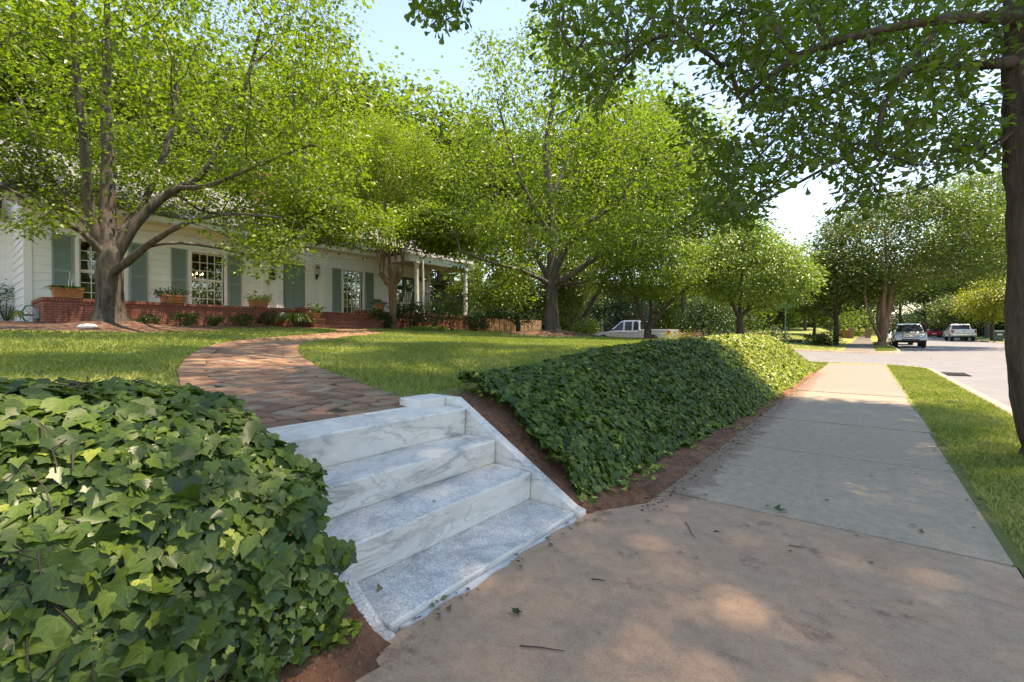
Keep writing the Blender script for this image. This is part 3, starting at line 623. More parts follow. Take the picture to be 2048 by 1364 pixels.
z = ground_v(x, y); hgt = RNG.uniform(.025, .06, len(x)); 
blades('grass', np.c_[x, y, z - .004], hgt, .0022 + .00055 * d, np.clip(RNG.beta(2, 2.2, len(x)) + .22 * wob(x, y, .55, 1) + np.where((d < 6) & (dpath(x, y) < 1.3), .1, 0), 0, 1))
x, y, d = grass_pts(XR + .02, KX - .1, 1.2, 22, 150000, lambda x, y: (droad(x, y) > .14) & (x > XR + .03 + .03 * wob(x, y, 5)) & (RNG.random(len(x)) < .62 + .4 * wob(x, y, 1.6)))
z = ground_v(x, y); blades('grass', np.c_[x, y, z - .004], RNG.uniform(.02, .055, len(x)), .0022 + .0006 * d, np.clip(RNG.beta(2, 1.5, len(x)) + .1 + .28 * wob(x, y, 1.1), 0, 1))
x, y, d = grass_pts(-2.6, XL - .02, 15.5, 21.9, 26000, lambda x, y: (droad(x, y) > .14) & (x > -1.5 - .35 * (y - 16.5)))
z = ground_v(x, y); blades('grass', np.c_[x, y, z - .004], RNG.uniform(.02, .05, len(x)), .0022 + .0006 * d, np.clip(RNG.beta(2, 1.5, len(x)), 0, 1))
for (x0, x1, y0, y1) in ((-16, -1.5, 34.6, 60), (.5, 1.6, 35.5, 60)):
    x, y, d = grass_pts(x0, x1, y0, y1, 60000, lambda x, y: droad(x, y) > .15)
    z = ground_v(x, y); blades('grass', np.c_[x, y, z - .004], RNG.uniform(.03, .07, len(x)), .002 + .0006 * d, np.clip(RNG.beta(2, 2, len(x)), 0, 1))
# ------------------------------------------------------------------ trees
def inpoly(u, v, poly):
    poly = np.asarray(poly, float); u = np.asarray(u, float); v = np.asarray(v, float); c = np.zeros(u.shape, bool); n_ = len(poly)
    for i in range(n_):
        (x1, y1), (x2, y2) = poly[i], poly[i - 1]
        if y1 == y2: continue
        c ^= ((y1 > v) != (y2 > v)) & (u < (x2 - x1) * (v - y1) / (y2 - y1) + x1)
    return c
class Skel:
    def __init__(s): s.P = []; s.par = []; s.R = []; s.ok = []
    def limb(s, pts, rads, parent=-1, step=.25, ok=True):
        pts = np.asarray(pts, float); L = np.concatenate([[0], np.cumsum(np.linalg.norm(np.diff(pts, axis=0), axis=1))]); n_ = max(2, int(L[-1] / step)); t = np.linspace(0, L[-1], n_)
        # Catmull-Rom through the points
        out = []
        for q in t:
            i = int(np.clip(np.searchsorted(L, q, 'right') - 1, 0, len(pts) - 2)); w = (q - L[i]) / (L[i + 1] - L[i] + 1e-9)
            p0, p1, p2, p3 = pts[max(i - 1, 0)], pts[i], pts[i + 1], pts[min(i + 2, len(pts) - 1)]
            out.append(.5 * (2 * p1 + (p2 - p0) * w + (2 * p0 - 5 * p1 + 4 * p2 - p3) * w * w + (3 * p1 - p0 - 3 * p2 + p3) * w ** 3))
        rr = np.interp(t, L, rads); ids = []
        for k, p in enumerate(out):
            s.P.append(p + (RNG.normal(0, min(rr[k] * .07, .006), 3) if k else 0)); s.par.append(parent); s.R.append(rr[k]); s.ok.append(ok and k > n_ * .18); parent = len(s.P) - 1; ids.append(parent)
        return ids
    def near(s, p):
        return int(np.argmin(np.linalg.norm(np.array(s.P) - np.asarray(p), axis=1)))
    def attach(s, T, step=.4, up=.12, pen=.55, order=None):
        n0 = len(s.P); cap = n0 + len(T) * 24; A = np.zeros((cap, 3)); A[:n0] = s.P; okm = np.zeros(cap, bool); okm[:n0] = s.ok; dep = np.zeros(cap)
        base = A[0]
        T = T[np.argsort(np.linalg.norm((T - base) * np.array([1, 1, .6]), axis=1))] if order is None else T
        for t in T:
            n1 = len(s.P); d = A[:n1] - t; c = np.linalg.norm(d, axis=1) + pen * np.clip(A[:n1, 2] - t[2] + .3, 0, 9) + dep[:n1] * .12; c[~okm[:n1]] += 50
            i = int(np.argmin(c)); p = A[i]; L = np.linalg.norm(t - p); m = max(2, min(22, int(L / step) + 1)); dr = (t - p) / (L + 1e-9)
            pd = p - A[s.par[i]] if s.par[i] >= 0 else dr; pd = pd / (np.linalg.norm(pd) + 1e-9)
            c1 = p + L * .35 * (dr * .6 + pd * .55 + np.array([0, 0, up])); c2 = t - L * .3 * (dr * np.array([1, 1, .5])); par = i
            for q in range(1, m + 1):
                w = q / m; x = (1 - w) ** 3 * p + 3 * (1 - w) ** 2 * w * c1 + 3 * (1 - w) * w * w * c2 + w ** 3 * t + (RNG.normal(0, .03 * L / m + .006, 3) if q < m else 0)
                k = len(s.P); s.P.append(x); s.par.append(par); s.R.append(0.); s.ok.append(True); A[k] = x; okm[k] = True; dep[k] = dep[par] + L / m; par = k
    def mesh(s, r0=.006, ex=.45, kmax=10, rmin=.004):
        P = np.array(s.P); par = np.array(s.par); n_ = len(P); kids = [[] for _ in range(n_)]; tips = np.zeros(n_)
        for i in range(n_):
            if par[i] >= 0: kids[par[i]].append(i)
        for i in range(n_ - 1, -1, -1):
            if not kids[i]: tips[i] += 1
            if par[i] >= 0: tips[par[i]] += tips[i]
        R = np.maximum(r0 * tips ** ex, np.array(s.R)); R = np.maximum(R, rmin)
        for i in range(n_):
            if par[i] >= 0: R[i] = min(R[i], R[par[i]] * 1.0 if s.R[i] == 0 else 9)
        V = []; F = []; nb = 0; starts = [(i, -1) for i in range(n_) if par[i] < 0]
        while starts:
            i, pp = starts.pop(); ch = [] if pp < 0 else [pp]
            while True:
                ch.append(i)
                if not kids[i]: break
                ks = sorted(kids[i], key=lambda a: -(R[a] + tips[a] * 1e-5)); starts += [(a, i) for a in ks[1:]]; i = ks[0]
            if len(ch) < 2: continue
            Q = P[ch]; rr = R[ch].copy()
            if pp >= 0: rr[0] = min(rr[0], rr[1] * 1.25)
            T = np.gradient(Q, axis=0); T[0] = T[0] if np.linalg.norm(T[0]) > 1e-5 else T[1]; T = unit(T); k = int(np.clip(4 + rr.max() * 60, 4, kmax)); 
            a = np.cross(T[0], [0, .3, 1.] if abs(T[0][2]) < .9 else [1., .2, 0]); a /= np.linalg.norm(a); fr = []
            for t in T:
                a = a - t * (a @ t); a /= np.linalg.norm(a) + 1e-9; fr.append((a, np.cross(t, a)))
            an = np.arange(k) * 2 * math.pi / k; fa = np.array([f[0] for f in fr]); fb = np.array([f[1] for f in fr])
            jit = 1 + (RNG.normal(0, .022, (len(ch), k)) + .03 * np.sin(np.arange(k) * 2.4 + 1)[None] if rr.max() > .05 else 0)
            ring = Q[:, None] + (rr[:, None] * jit)[:, :, None] * (np.cos(an)[None, :, None] * fa[:, None] + np.sin(an)[None, :, None] * fb[:, None])
            V.append(ring.reshape(-1, 3)); m = len(ch); ii = (np.arange(m - 1)[:, None] * k + np.arange(k)[None]).ravel(); jj = (np.arange(m - 1)[:, None] * k + (np.arange(k) + 1) % k)[None].ravel()
            F.append(np.stack([ii, jj, jj + k, ii + k], 1) + nb); nb += m * k
        return np.concatenate(V), np.concatenate(F)
def ell(c, r, n_, shell=.5):
    d = unit(RNG.normal(0, 1, (n_ * 2, 3))); q = RNG.random(n_ * 2) ** (1 / 3) * (1 - shell) + shell * RNG.random(n_ * 2) ** .25
    return np.asarray(c) + d[:n_] * q[:n_, None] * np.asarray(r)
def foliage(C, per, sp, sz, size, tpl, hue=None, droop=.35, szv=.25, upn=.9):
    """sprays of leaves about the twig ends C"""
    m = len(C) * per; off = RNG.normal(0, 1, (m, 3)) * np.array([sp, sp, sz]); P = np.repeat(C, per, 0) + off
    D = unit(off * np.array([1, 1, .3]) / sp + RNG.normal(0, .5, (m, 3)) + np.array([0, 0, -droop])); Nn = unit(np.array([0, 0, upn]) + RNG.normal(0, .48, (m, 3)))
    S = np.clip(RNG.normal(size, size * szv, m), size * .45, size * 1.6); V, F = leaves(tpl, P, D, Nn, S)
    h = np.repeat(RNG.beta(2, 2, len(C)) if hue is None else hue, per); return V, F, np.repeat(np.clip(h * .55 + RNG.random(m) * .45, 0, 1), 2)
def px_limb(pts, d0):
    """rows (u, v, depth offset, radius in pixels) -> points and radii"""
    P = [atd(u, v, d0 + dd) for u, v, dd, r in pts]; R = [r / FPX * (d0 + dd) for u, v, dd, r in pts]; return np.array(P), R
def in_frame(P, mg=40):
    u, v, d = proj(P); return (d > .3) & (u > -mg) & (u < 2048 + mg) & (v > -mg) & (v < 1364 + mg), u, v, d
def tree(name, label, cat, base, sk, T, bark, leafm, fol, group=None, att={}, msh={}, extra=None):
    t = thing(name, label, cat, base, group); sk.attach(T, **att); V, F = sk.mesh(**msh); mk('trunk', V, F, bark, t, smooth=True)
    mk('crown', *fol[:2], leafm, t, rnd=fol[2]); return t

# big maple beside the terrace, its limbs as they fork
D1 = 11.5; base = atd(222, 652, D1); sk = Skel()
tr = sk.limb(*px_limb([(222, 668, 0, 42), (222, 650, 0, 33), (220, 625, 0, 24.5), (218, 590, 0, 21), (219, 545, 0, 20.5), (221, 505, 0, 19)], D1), ok=False)
top = tr[-1]
def br(pts, d0, par): P, R = px_limb(pts, d0); P[0] = sk.P[par]; return sk.limb(P, R, par)
bA = br([(221, 505, 0, 18.5), (214, 430, .15, 13.4), (217, 320, .3, 10.9), (211, 200, .5, 8.1), (216, 80, .6, 5.6), (208, -120, .6, 3.7)], D1, top)
bB = br([(216, 515, 0, 13.4), (183, 440, -.2, 9.2), (169, 300, -.5, 7.1), (150, 110, -.8, 5.6), (143, -120, -.9, 3.7)], D1, tr[-2])
bC = br([(210, 512, 0, 9.2), (170, 470, -.5, 5.3), (110, 432, -1.1, 4.4), (62, 404, -1.6, 3.7), (0, 370, -2.1, 3.1), (-80, 340, -2.5, 2.5)], D1, tr[-2])
bD = br([(230, 515, 0, 14.3), (272, 445, .3, 9.7), (330, 392, .6, 7.5), (400, 352, .8, 5.6), (440, 290, 1.0, 4.6), (485, 190, 1.2, 3.7), (520, 60, 1.3, 2.5)], D1, tr[-2])
bE = br([(236, 535, 0, 8.7), (285, 500, -.5, 6.6), (330, 468, -1.0, 5.3), (390, 440, -1.5, 4.4), (470, 428, -2.0, 3.1), (560, 435, -2.3, 2.2)], D1, tr[-3])
bF = br([(234, 505, 0, 11.8), (262, 440, .9, 6.8), (300, 380, 1.6, 5.6), (345, 250, 2.3, 4.4), (352, 100, 2.6, 3.1)], D1, top)
bG = br([(206, 500, 0, 5.6), (150, 420, 1.0, 4.4), (95, 340, 1.8, 3.7), (40, 200, 2.4, 3.1)], D1, top)
bH = br([(330, 392, .6, 5.0), (420, 370, -.4, 3.7), (520, 330, -.9, 3.1), (620, 290, -1.2, 2.2)], D1, bD[len(bD) // 3])
PM1 = [(-900, -2500), (740, -2500), (740, -60), (690, 0), (672, 130), (725, 250), (715, 360), (690, 440), (655, 480), (600, 470), (565, 545), (505, 560), (478, 480), (420, 425), (340, 410), (250, 440), (150, 425), (90, 455), (60, 470), (0, 480), (-900, 640)]
T = ell(base + [0.3, .9, 6.0], (6.4, 7.0, 5.6), 3200, .55); T = T[T[:, 2] > base[2] + 1.6]
u, v, d = proj(T); k = (d > 3.2) & inpoly(u, v, PM1) & (RNG.random(len(T)) < np.where((v > 250) & (u < 450) & (d < D1 + .6), .22, 1.0)); T = T[k][:640]
Tb = ell(atd(470, 400, 13.5), (2.2, 4.2, 1.3), 400, .2); u, v, d = proj(Tb); Tb = Tb[(d > 12) & inpoly(u, v, PM1)][:110]; T = np.concatenate([T, Tb])
Tb = ell(atd(170, 330, 13.6), (1.0, 5.2, 1.5), 900, .1); u, v, d = proj(Tb); Tb = Tb[(Tb[:, 0] < base[0] - .2) & (v < 415) & (u < 420)][:150]; T = np.concatenate([T, ell(atd(690, 445, 14.2), (1.1, 2.0, .75), 70), ell(atd(590, 400, 14.5), (1., 2, 1.0), 50)]); T = np.concatenate([T, Tb])
low = np.array([atd(a, b, c_) for a, b, c_ in ((505, 520, 9.5), (530, 545, 9.3), (555, 520, 9.4), (480, 480, 9.6), (590, 480, 9.5), (640, 455, 9.8), (440, 450, 9.6), (30, 430, 9.2), (60, 450, 9.4), (90, 440, 9.5), (120, 420, 9.8), (680, 400, 10), (560, 470, 9.2))]); T = np.concatenate([T, low])
fl = foliage(T, 78, .34, .14, .085, T_MAPLE)
tree('maple_tree', 'big spreading maple with a thick grey forked trunk beside the brick terrace', 'tree', base, sk, T, B_MAPLE, L_MAPLE, fl, msh=dict(kmax=14))

# second maple on its mulch island
D2 = 19.0; base = atd(1105, 660, D2); sk = Skel()
tr = sk.limb(*px_limb([(1105, 668, 0, 22), (1105, 655, 0, 16), (1103, 610, 0, 13), (1101, 570, 0, 13.5)], D2), ok=False); top = tr[-1]
bA = br([(1101, 570, 0, 11), (1105, 490, .2, 9.5), (1100, 400, .4, 8), (1092, 300, .5, 6), (1108, 190, .5, 4.5), (1114, 60, .5, 3)], D2, top)
br([(1098, 575, 0, 5.5), (1068, 552, -.8, 4), (1030, 537, -1.5, 3.2), (980, 524, -2.2, 2.5), (920, 500, -3, 2)], D2, top)
br([(1108, 578, 0, 8), (1150, 545, -.6, 6), (1190, 517, -1, 5), (1270, 488, -1.7, 3.5), (1350, 470, -2.2, 2.2)], D2, top)
br([(1110, 582, 0, 5), (1151, 567, .6, 4), (1207, 550, 1.4, 3), (1275, 528, 2, 2.2)], D2, top)
br([(1099, 565, 0, 6), (1078, 520, .6, 4.5), (1050, 460, 1.2, 3.5), (990, 390, 1.8, 2.5)], D2, top)
br([(1106, 565, 0, 8), (1130, 500, -.4, 6.5), (1172, 450, -.9, 5.5), (1220, 415, -1.3, 4), (1290, 330, -1.6, 2.5)], D2, top)
br([(1104, 480, .2, 6), (1060, 400, -.4, 4.5), (1030, 330, -.9, 3.5), (1000, 220, -1, 2.2)], D2, bA[len(bA) // 5])
br([(1098, 400, .3, 5), (1140, 310, .9, 3.5), (1180, 210, 1.2, 2.3)], D2, bA[len(bA) // 3])
PM2 = [(868, 480), (872, 350), (915, 250), (968, 160), (962, 70), (1000, 52), (1040, 95), (1070, 40), (1130, 55), (1215, 110), (1330, 190), (1410, 300), (1440, 430), (1405, 545), (1320, 545), (1255, 520), (1190, 545), (1130, 500), (1060, 530), (1030, 585), (960, 560), (900, 545)]
T = ell(base + [0, 0, 6.9], (5.9, 5.9, 6.4), 2600, .6); u, v, d = proj(T); k = inpoly(u, v, PM2) & (RNG.random(len(T)) < np.where(v < 190, .55, 1)); T = T[k][:640]
T = np.concatenate([T, ell(atd(1000, 590, 17.5), (1.0, .8, .35), 22), ell(atd(875, 462, 17.4), (1.2, 2.0, .75), 110)])
fl = foliage(T, 66, .36, .16, .11, T_MAPLE)
tree('maple_tree', 'tall maple with a single straight trunk rising from the mulch island on the lawn', 'tree', base, sk, T, B_GREY, L_MAPLE2, fl, msh=dict(kmax=12))

# vase of crape myrtle shoots before the porch
D3 = 20.0; base = atd(787, 655, D3); sk = Skel()
tr = sk.limb(*px_limb([(787, 660, 0, 10), (787, 640, 0, 8), (786, 600, 0, 8), (785, 570, 0, 9.5)], D3), ok=False, step=.15); top = tr[-1]
stubs = []
for pts in ([(784, 575, 0, 7), (772, 560, -.1, 6), (760, 545, -.2, 5)], [(786, 572, 0, 7), (782, 550, .2, 5.5), (779, 535, .3, 4.5)], [(788, 575, 0, 7), (796, 560, 0, 5.5), (805, 540, .1, 4.5)], [(787, 570, 0, 6), (790, 548, -.3, 5), (792, 532, -.4, 4)], [(776, 585, 0, 6), (772, 565, .3, 4), (766, 550, .4, 3.5)]):
    b = br(pts, D3, top); stubs.append(b[-1])
for k in range(34):
    s0 = stubs[k % 5]; p0 = sk.P[s0]; a = RNG.uniform(-1, 1); b = RNG.uniform(-.8, .8); h_ = RNG.uniform(2.4, 4.2)
    q = p0 + _R * a * .55 + _f0 * b * .4; sk.limb([p0, p0 + (q - p0) * .45 + [0, 0, h_ * .38], q + _R * a * .5 + [0, 0, h_]], [.028, .018, .01], s0, .3)
T = np.concatenate([ell(atd(770, 350, D3), (2.9, 2.7, 2.5), 430, .5), ell(atd(850, 430, D3 - .8), (1.3, 1.2, .9), 60), ell(atd(690, 430, D3 - .8), (1.5, 1.4, .8), 60)]); u, v, d = proj(T); T = T[(v < 470) & (RNG.random(len(T)) < np.where(v > 400, .55, 1))]
fl = foliage(T, 120, .30, .22, .075, T_OVAL, droop=.1)
tree('crape_myrtle', 'crape myrtle with a bundle of thin upright shoots growing against the porch', 'tree', base, sk, T, B_MYRTLE, L_MYRTLE, fl, att=dict(pen=.2, up=.3))

# small tree with a V of dark stems in front of the silver pickup
D4 = 17.6; base = atd(1295, 672, D4); sk = Skel()
r0_ = sk.limb(*px_limb([(1295, 680, 0, 8), (1295, 668, 0, 7), (1296, 660, 0, 7)], D4), ok=False, step=.1); top = r0_[-1]
br([(1296, 660, 0, 5), (1284, 635, .1, 4), (1272, 600, .2, 3.2), (1262, 550, .3, 2.5), (1240, 500, .3, 1.5)], D4, top)
br([(1296, 660, 0, 5), (1315, 634, -.2, 4), (1345, 600, -.5, 3.2), (1385, 570, -.8, 2.2), (1420, 550, -1, 1.5)], D4, top)
br([(1296, 658, 0, 3.5), (1302, 620, .5, 2.8), (1300, 570, .9, 2.2), (1310, 510, 1, 1.5)], D4, top)
T = ell(atd(1300, 535, D4), (2.5, 2.4, 1.35), 520, .45); u, v, d = proj(T); T = T[(v < 612) & (v > 440)][:240]
fl = foliage(T, 80, .3, .13, .09, T_OVAL, droop=.6)
tree('redbud_tree', 'low dark stemmed tree with a V shaped trunk in front of the silver pickup', 'tree', base, sk, T, B_TWIG, L_MAPLE2, fl)

# light green rounded tree at the corner above the ivy
D5 = 17.4; base = atd(1480, 676, D5); sk = Skel()
r0_ = sk.limb(*px_limb([(1480, 690, 0, 9), (1480, 660, 0, 7), (1479, 638, 0, 6)], D5), ok=False, step=.1); top = r0_[-1]
br([(1479, 638, 0, 4), (1466, 610, -.1, 3.5), (1455, 585, -.2, 3), (1436, 530, -.3, 2)], D5, top)
br([(1479, 638, 0, 4), (1480, 600, .2, 3.2), (1484, 550, .3, 2.6), (1488, 480, .3, 1.6)], D5, top)
br([(1480, 640, 0, 4), (1500, 612, .1, 3), (1530, 580, .3, 2.4), (1575, 550, .4, 1.5)], D5, top)
PM5 = [(1392, 520), (1418, 462), (1480, 438), (1535, 450), (1590, 490), (1630, 545), (1608, 590), (1560, 625), (1500, 610), (1440, 600), (1400, 585)]
T = ell(atd(1508, 535, D5), (2.35, 2.0, 1.9), 900, .6); u, v, d = proj(T); T = T[inpoly(u, v, PM5)][:330]
fl = foliage(T, 80, .24, .12, .10, T_OVAL, droop=.7)
tree('dogwood_tree', 'rounded light green tree at the corner above the far end of the ivy', 'tree', base, sk, T, B_TWIG, L_LIME, fl)

# big crape myrtle with white blossom across the side street
D6 = 36.0; base = atd(1764, 692, D6); sk = Skel()
sk.limb([base - [0, 0, .2], base + [0, 0, .3]], [.6, .5], ok=False); top = 1
for pts in ([(1770, 690, 0, 7.2), (1770, 640, 0, 5.4), (1778, 600, -.2, 4.8), (1792, 570, -.4, 3.6), (1830, 530, -.8, 2.4)], [(1760, 690, 0, 4.8), (1757, 640, .3, 3.9), (1762, 590, .5, 3.3), (1760, 520, .8, 2.4)], [(1757, 690, 0, 3.6), (1747, 650, -.6, 2.6), (1737, 622, -1, 2.2), (1730, 590, -1.0, 1.8), (1735, 540, -.8, 1.2)], [(1772, 690, 0, 5.4), (1776, 640, .8, 4.2), (1790, 590, 1.5, 3.6), (1845, 520, 2, 2.4), (1900, 470, 2.4, 1.8)], [(1764, 690, 0, 4.8), (1766, 620, -.8, 3.6), (1772, 540, -1.2, 2.7), (1770, 460, -1.4, 1.8)]):
    br(pts, D6, top)
PM6 = [(1610, 560), (1600, 505), (1640, 455), (1700, 420), (1790, 385), (1860, 368), (1950, 400), (2030, 440), (2040, 545), (1960, 575), (1900, 545), (1850, 585), (1800, 575), (1745, 585), (1690, 610), (1640, 600)]
T = ell(atd(1815, 490, D6), (7.3, 6.5, 4.6), 1900, .6); u, v, d = proj(T); T = T[inpoly(u, v, PM6)][:560]
fl = foliage(T, 62, .62, .4, .21, T_OVAL, droop=.4)
cm = tree('crape_myrtle', 'large crape myrtle dotted with white blossom beside the parked truck across the street', 'tree', base, sk, T, B_MYRTLE, L_MYRTLE2, fl, msh=dict(r0=.012))
bl = T[(T[:, 2] > base[2] + 5.0)]; bl = bl[RNG.permutation(len(bl))[:60]] + [0, -.5, .45]
V, F, r = foliage(bl, 26, .16, .14, .12, T_OVAL); mk('blossom', V, F, L_FLOWER, cm, rnd=r)

# street oak over the pavement, trunk at the right edge
DO = 3.9; sk = Skel(); base = np.array([*atd(2128, 930, DO)[:2], 0.0])
trp = np.array([base + [0, 0, -.1], base + [-.01, 0, .08]] + [atd(u_, v_, DO) for u_, v_ in ((2108, 880), (2086, 820), (2075, 740), (2071, 600), (2073, 400), (2070, 330), (2069, 150), (2066, 0), (2060, -300), (2050, -700), (2030, -1500), (2010, -2400), (2000, -3300))])
tr = sk.limb(trp, [.30, .24, .20, .188, .184, .182, .182, .192, .188, .18, .17, .16, .13, .10, .06], ok=False, step=.12); sk.ok = [p[2] > 3.0 for p in sk.P]
def brd(pts, par): 
    P = np.array([atd(u_, v_, d_) for u_, v_, d_, r in pts]); P[0] = sk.P[par]; return sk.limb(P, [r for *_, r in pts], par)
nt_ = lambda v_: sk.near(atd(2068, v_, DO))
l1 = brd([(2060, 48, 3.9, .07), (1990, 34, 3.85, .05), (1870, 40, 3.8, .03), (1735, 66, 3.9, .022), (1600, 110, 4.0, .015), (1480, 200, 4.1, .008)], nt_(50))
l2 = brd([(2060, 132, 3.9, .06), (1985, 128, 3.9, .04), (1930, 132, 4.2, .028), (1800, 140, 5.0, .022), (1650, 190, 5.6, .015), (1500, 330, 5.8, .008)], nt_(130))
l3 = brd([(1870, 40, 3.8, .022), (1815, 140, 3.7, .014), (1765, 215, 3.7, .01), (1752, 300, 3.75, .006)], l1[len(l1) // 3])
for az, el_, ln in ((2.5, .55, 6), (3.3, .5, 6.2), (4.1, .6, 5.5), (5.0, .45, 5), (0.2, .5, 4.5), (1.2, .4, 5), (2.0, .35, 5.5), (2.9, .95, 6), (4.6, .9, 5), (0.8, 1.0, 5)):
    z0 = RNG.uniform(12, 16.5); i = int(np.argmin([abs(p[2] - z0) for p in sk.P[:len(tr)]])); p0 = sk.P[tr[min(i, len(tr) - 1)]]
    dv = np.array([math.cos(az) * math.cos(el_), math.sin(az) * math.cos(el_), math.sin(el_)]); sk.limb([p0, p0 + dv * ln * .4 + [0, 0, .3], p0 + dv * ln], [.085, .05, .012], tr[min(i, len(tr) - 1)], .3)
PO1 = [(1040, -60), (1050, 0), (1085, 50), (1110, 120), (1125, 195), (1180, 225), (1235, 185), (1262, 120), (1300, 110), (1345, 180), (1372, 260), (1392, 330), (1392, 400), (1430, 455), (1475, 470), (1510, 430), (1530, 385), (1580, 350), (1640, 318), (1665, 370), (1700, 430), (1760, 425), (1830, 385), (1900, 352), (1960, 330), (2000, 262), (1995, 190), (2110, 190), (2110, -60)]
PO2 = [(815, -60), (935, -60), (925, 10), (895, 48), (868, 52), (840, 10)]
n_ = 9000; uu = RNG.uniform(780, 2110, n_); vv = RNG.uniform(-60, 480, n_); dd_ = RNG.uniform(3.3, 7.4, n_)
k = inpoly(uu, vv, PO1) & (wob(uu / 260, vv / 260, 1.4) > -.62); Tn = np.array([atd(a, b, c_) for a, b, c_ in zip(uu[k], vv[k], dd_[k])])[:1750]
k = inpoly(uu, vv, PO2); T2_ = np.array([atd(a, b, c_) for a, b, c_ in zip(uu[k], vv[k], RNG.uniform(4.2, 5.6, k.sum()))])[:60]
gx_, gy_ = np.meshgrid(np.arange(.55, 6.0, .27), np.arange(.5, 12.7, .27)); Tshade = np.c_[gx_.ravel(), gy_.ravel(), np.zeros(gx_.size)] + np.c_[RNG.normal(0, .12, (gx_.size, 2)), RNG.uniform(18.2, 20.0, gx_.size) - .03 * np.hypot(gx_.ravel() - 3, gy_.ravel() - 6) ** 2]; gx2, gy2 = np.meshgrid(np.arange(-5.6, .5, .3), np.arange(3.9, 10.5, .3)); T3 = np.c_[gx2.ravel(), gy2.ravel(), RNG.uniform(17.2, 19.2, gx2.size)] + np.c_[RNG.normal(0, .12, (gx2.size, 2)), np.zeros(gx2.size)]; T3 = T3[wob(T3[:, 0], T3[:, 1], .9, 2.0) > .08]; Tshade = np.concatenate([Tshade, T3]); Tshade = Tshade[RNG.permutation(len(Tshade))]; Tshade = Tshade[(np.hypot(Tshade[:, 0] - 2.05, Tshade[:, 1] - 4.2) > .68) & (np.hypot(Tshade[:, 0] - 3.4, Tshade[:, 1] - 5.5) > .42) & (np.hypot(Tshade[:, 0] - 1.8, Tshade[:, 1] - 6.15) > .42) & ~((Tshade[:, 0] < 1.65) & (Tshade[:, 1] < 3.75)) & ~((Tshade[:, 0] > 4.65) & (Tshade[:, 1] > 8.6))]; f_, u_, v_, d_ = in_frame(Tshade, 120); Tshade = Tshade[(~f_) & (Tshade[:, 2] > 3.3) & (np.linalg.norm(Tshade - [0, 0, 1.1], axis=1) > 2.2)][:2100]  # unseen high leaves, added to shade pavement, steps and path, gaps left for sun
T = np.concatenate([Tn, T2_]); fl1 = foliage(T, 12, .065, .05, .078, T_OAK, droop=.45); fl2 = foliage(Tshade, 78, .27, .16, .145, T_OAK, droop=.2)
fl = (np.concatenate([fl1[0], fl2[0]]), np.concatenate([fl1[1], fl2[1] + len(fl1[0])]), np.concatenate([fl1[2], fl2[2]]))
tree('oak_tree', 'street oak with a dark bare trunk in the grass verge, leaves hanging over the pavement', 'tree', base, sk, np.concatenate([T, Tshade]), B_OAK, L_OAK, fl, msh=dict(kmax=20, r0=.0032), att=dict(up=.02, pen=.1))

# trees farther off: four kinds grown once, then copied
def bg_kind(name, H, rx, rz, cz, leafm, bark, ncl, per, size, seedlimbs=6, tpl=T_KITE, tr=.22):
    sk = Skel(); a = sk.limb([(0, 0, -.3), (0.05, 0, H * .2), (-.1, .1, H * .5), (0, 0, H * .85)], [tr * 1.3, tr, tr * .6, tr * .15], ok=False); sk.ok = [p[2] > H * .14 for p in sk.P]
    for k in range(seedlimbs):
        az = k * 2.4; z0 = H * RNG.uniform(.18, .45); i = int(np.argmin([abs(p[2] - z0) for p in sk.P[:len(a)]])); p0 = sk.P[i]; sk.limb([p0, p0 + np.array([math.cos(az), math.sin(az), .9]) * rx * .4, p0 + np.array([math.cos(az) * rx * .8, math.sin(az) * rx * .8, rx * .9])], [tr * .5, tr * .3, tr * .1], i)
    C = np.array([0, 0, H * cz]); T = []
    for k in range(9):
        q = unit(RNG.normal(0, 1, 3) * [1, 1, .8]); T.append(ell(C + q * np.array([rx, rx, rz]) * .55, np.array([rx, rx, rz]) * RNG.uniform(.35, .55), ncl // 9, .6))
    T = np.concatenate(T); T = T[T[:, 2] > H * .12]; t = thing(name, None, 'tree'); fl = foliage(T, per, size * 2.6, size * 1.5, size, tpl, droop=.4); sk.attach(T, step=.8); V, F = sk.mesh(r0=.02, kmax=8, rmin=.012)
    mk('trunk', V, F, bark, t, smooth=True); mk('crown', fl[0], fl[1], leafm, t, rnd=fl[2]); return t
KIND = [bg_kind('background_tree', 16, 5.2, 6.2, .6, L_WOOD2, B_GREY, 300, 38, .26), bg_kind('background_tree', 16, 5.8, 6.0, .6, L_WOOD, B_GREY, 310, 40, .27), bg_kind('background_tree', 15, 4.6, 6.6, .56, L_MAPLE2, B_GREY, 280, 38, .25), bg_kind('background_tree', 10, 4.4, 3.9, .6, L_MYRTLE2, B_TWIG, 300, 46, .21, tr=.18)]
HK = [16, 16, 15, 10]; used = [False] * 4
def bg(u_, d_, vtop, kind, label, group=None, wide=1.0, name=None, base_z=None):
    p = atd(u_, 670, d_); z0 = ground_at(p[0], p[1]) if base_z is None else base_z; H = EYE + (670 - vtop) / FPX * d_ - z0
    o = KIND[kind] if not used[kind] else copy_tree(KIND[kind]); used[kind] = True
    s = H / (HK[kind] * .97); o.location = (p[0], p[1], z0); o.scale = (s * wide, s * wide, s); o.rotation_euler = (0, 0, RNG.uniform(0, 6.28)); tag(o, label, 'tree', group)
    if group is None and 'group' in o: del o['group']
    return o
GW = 'trees in the wood behind the house'
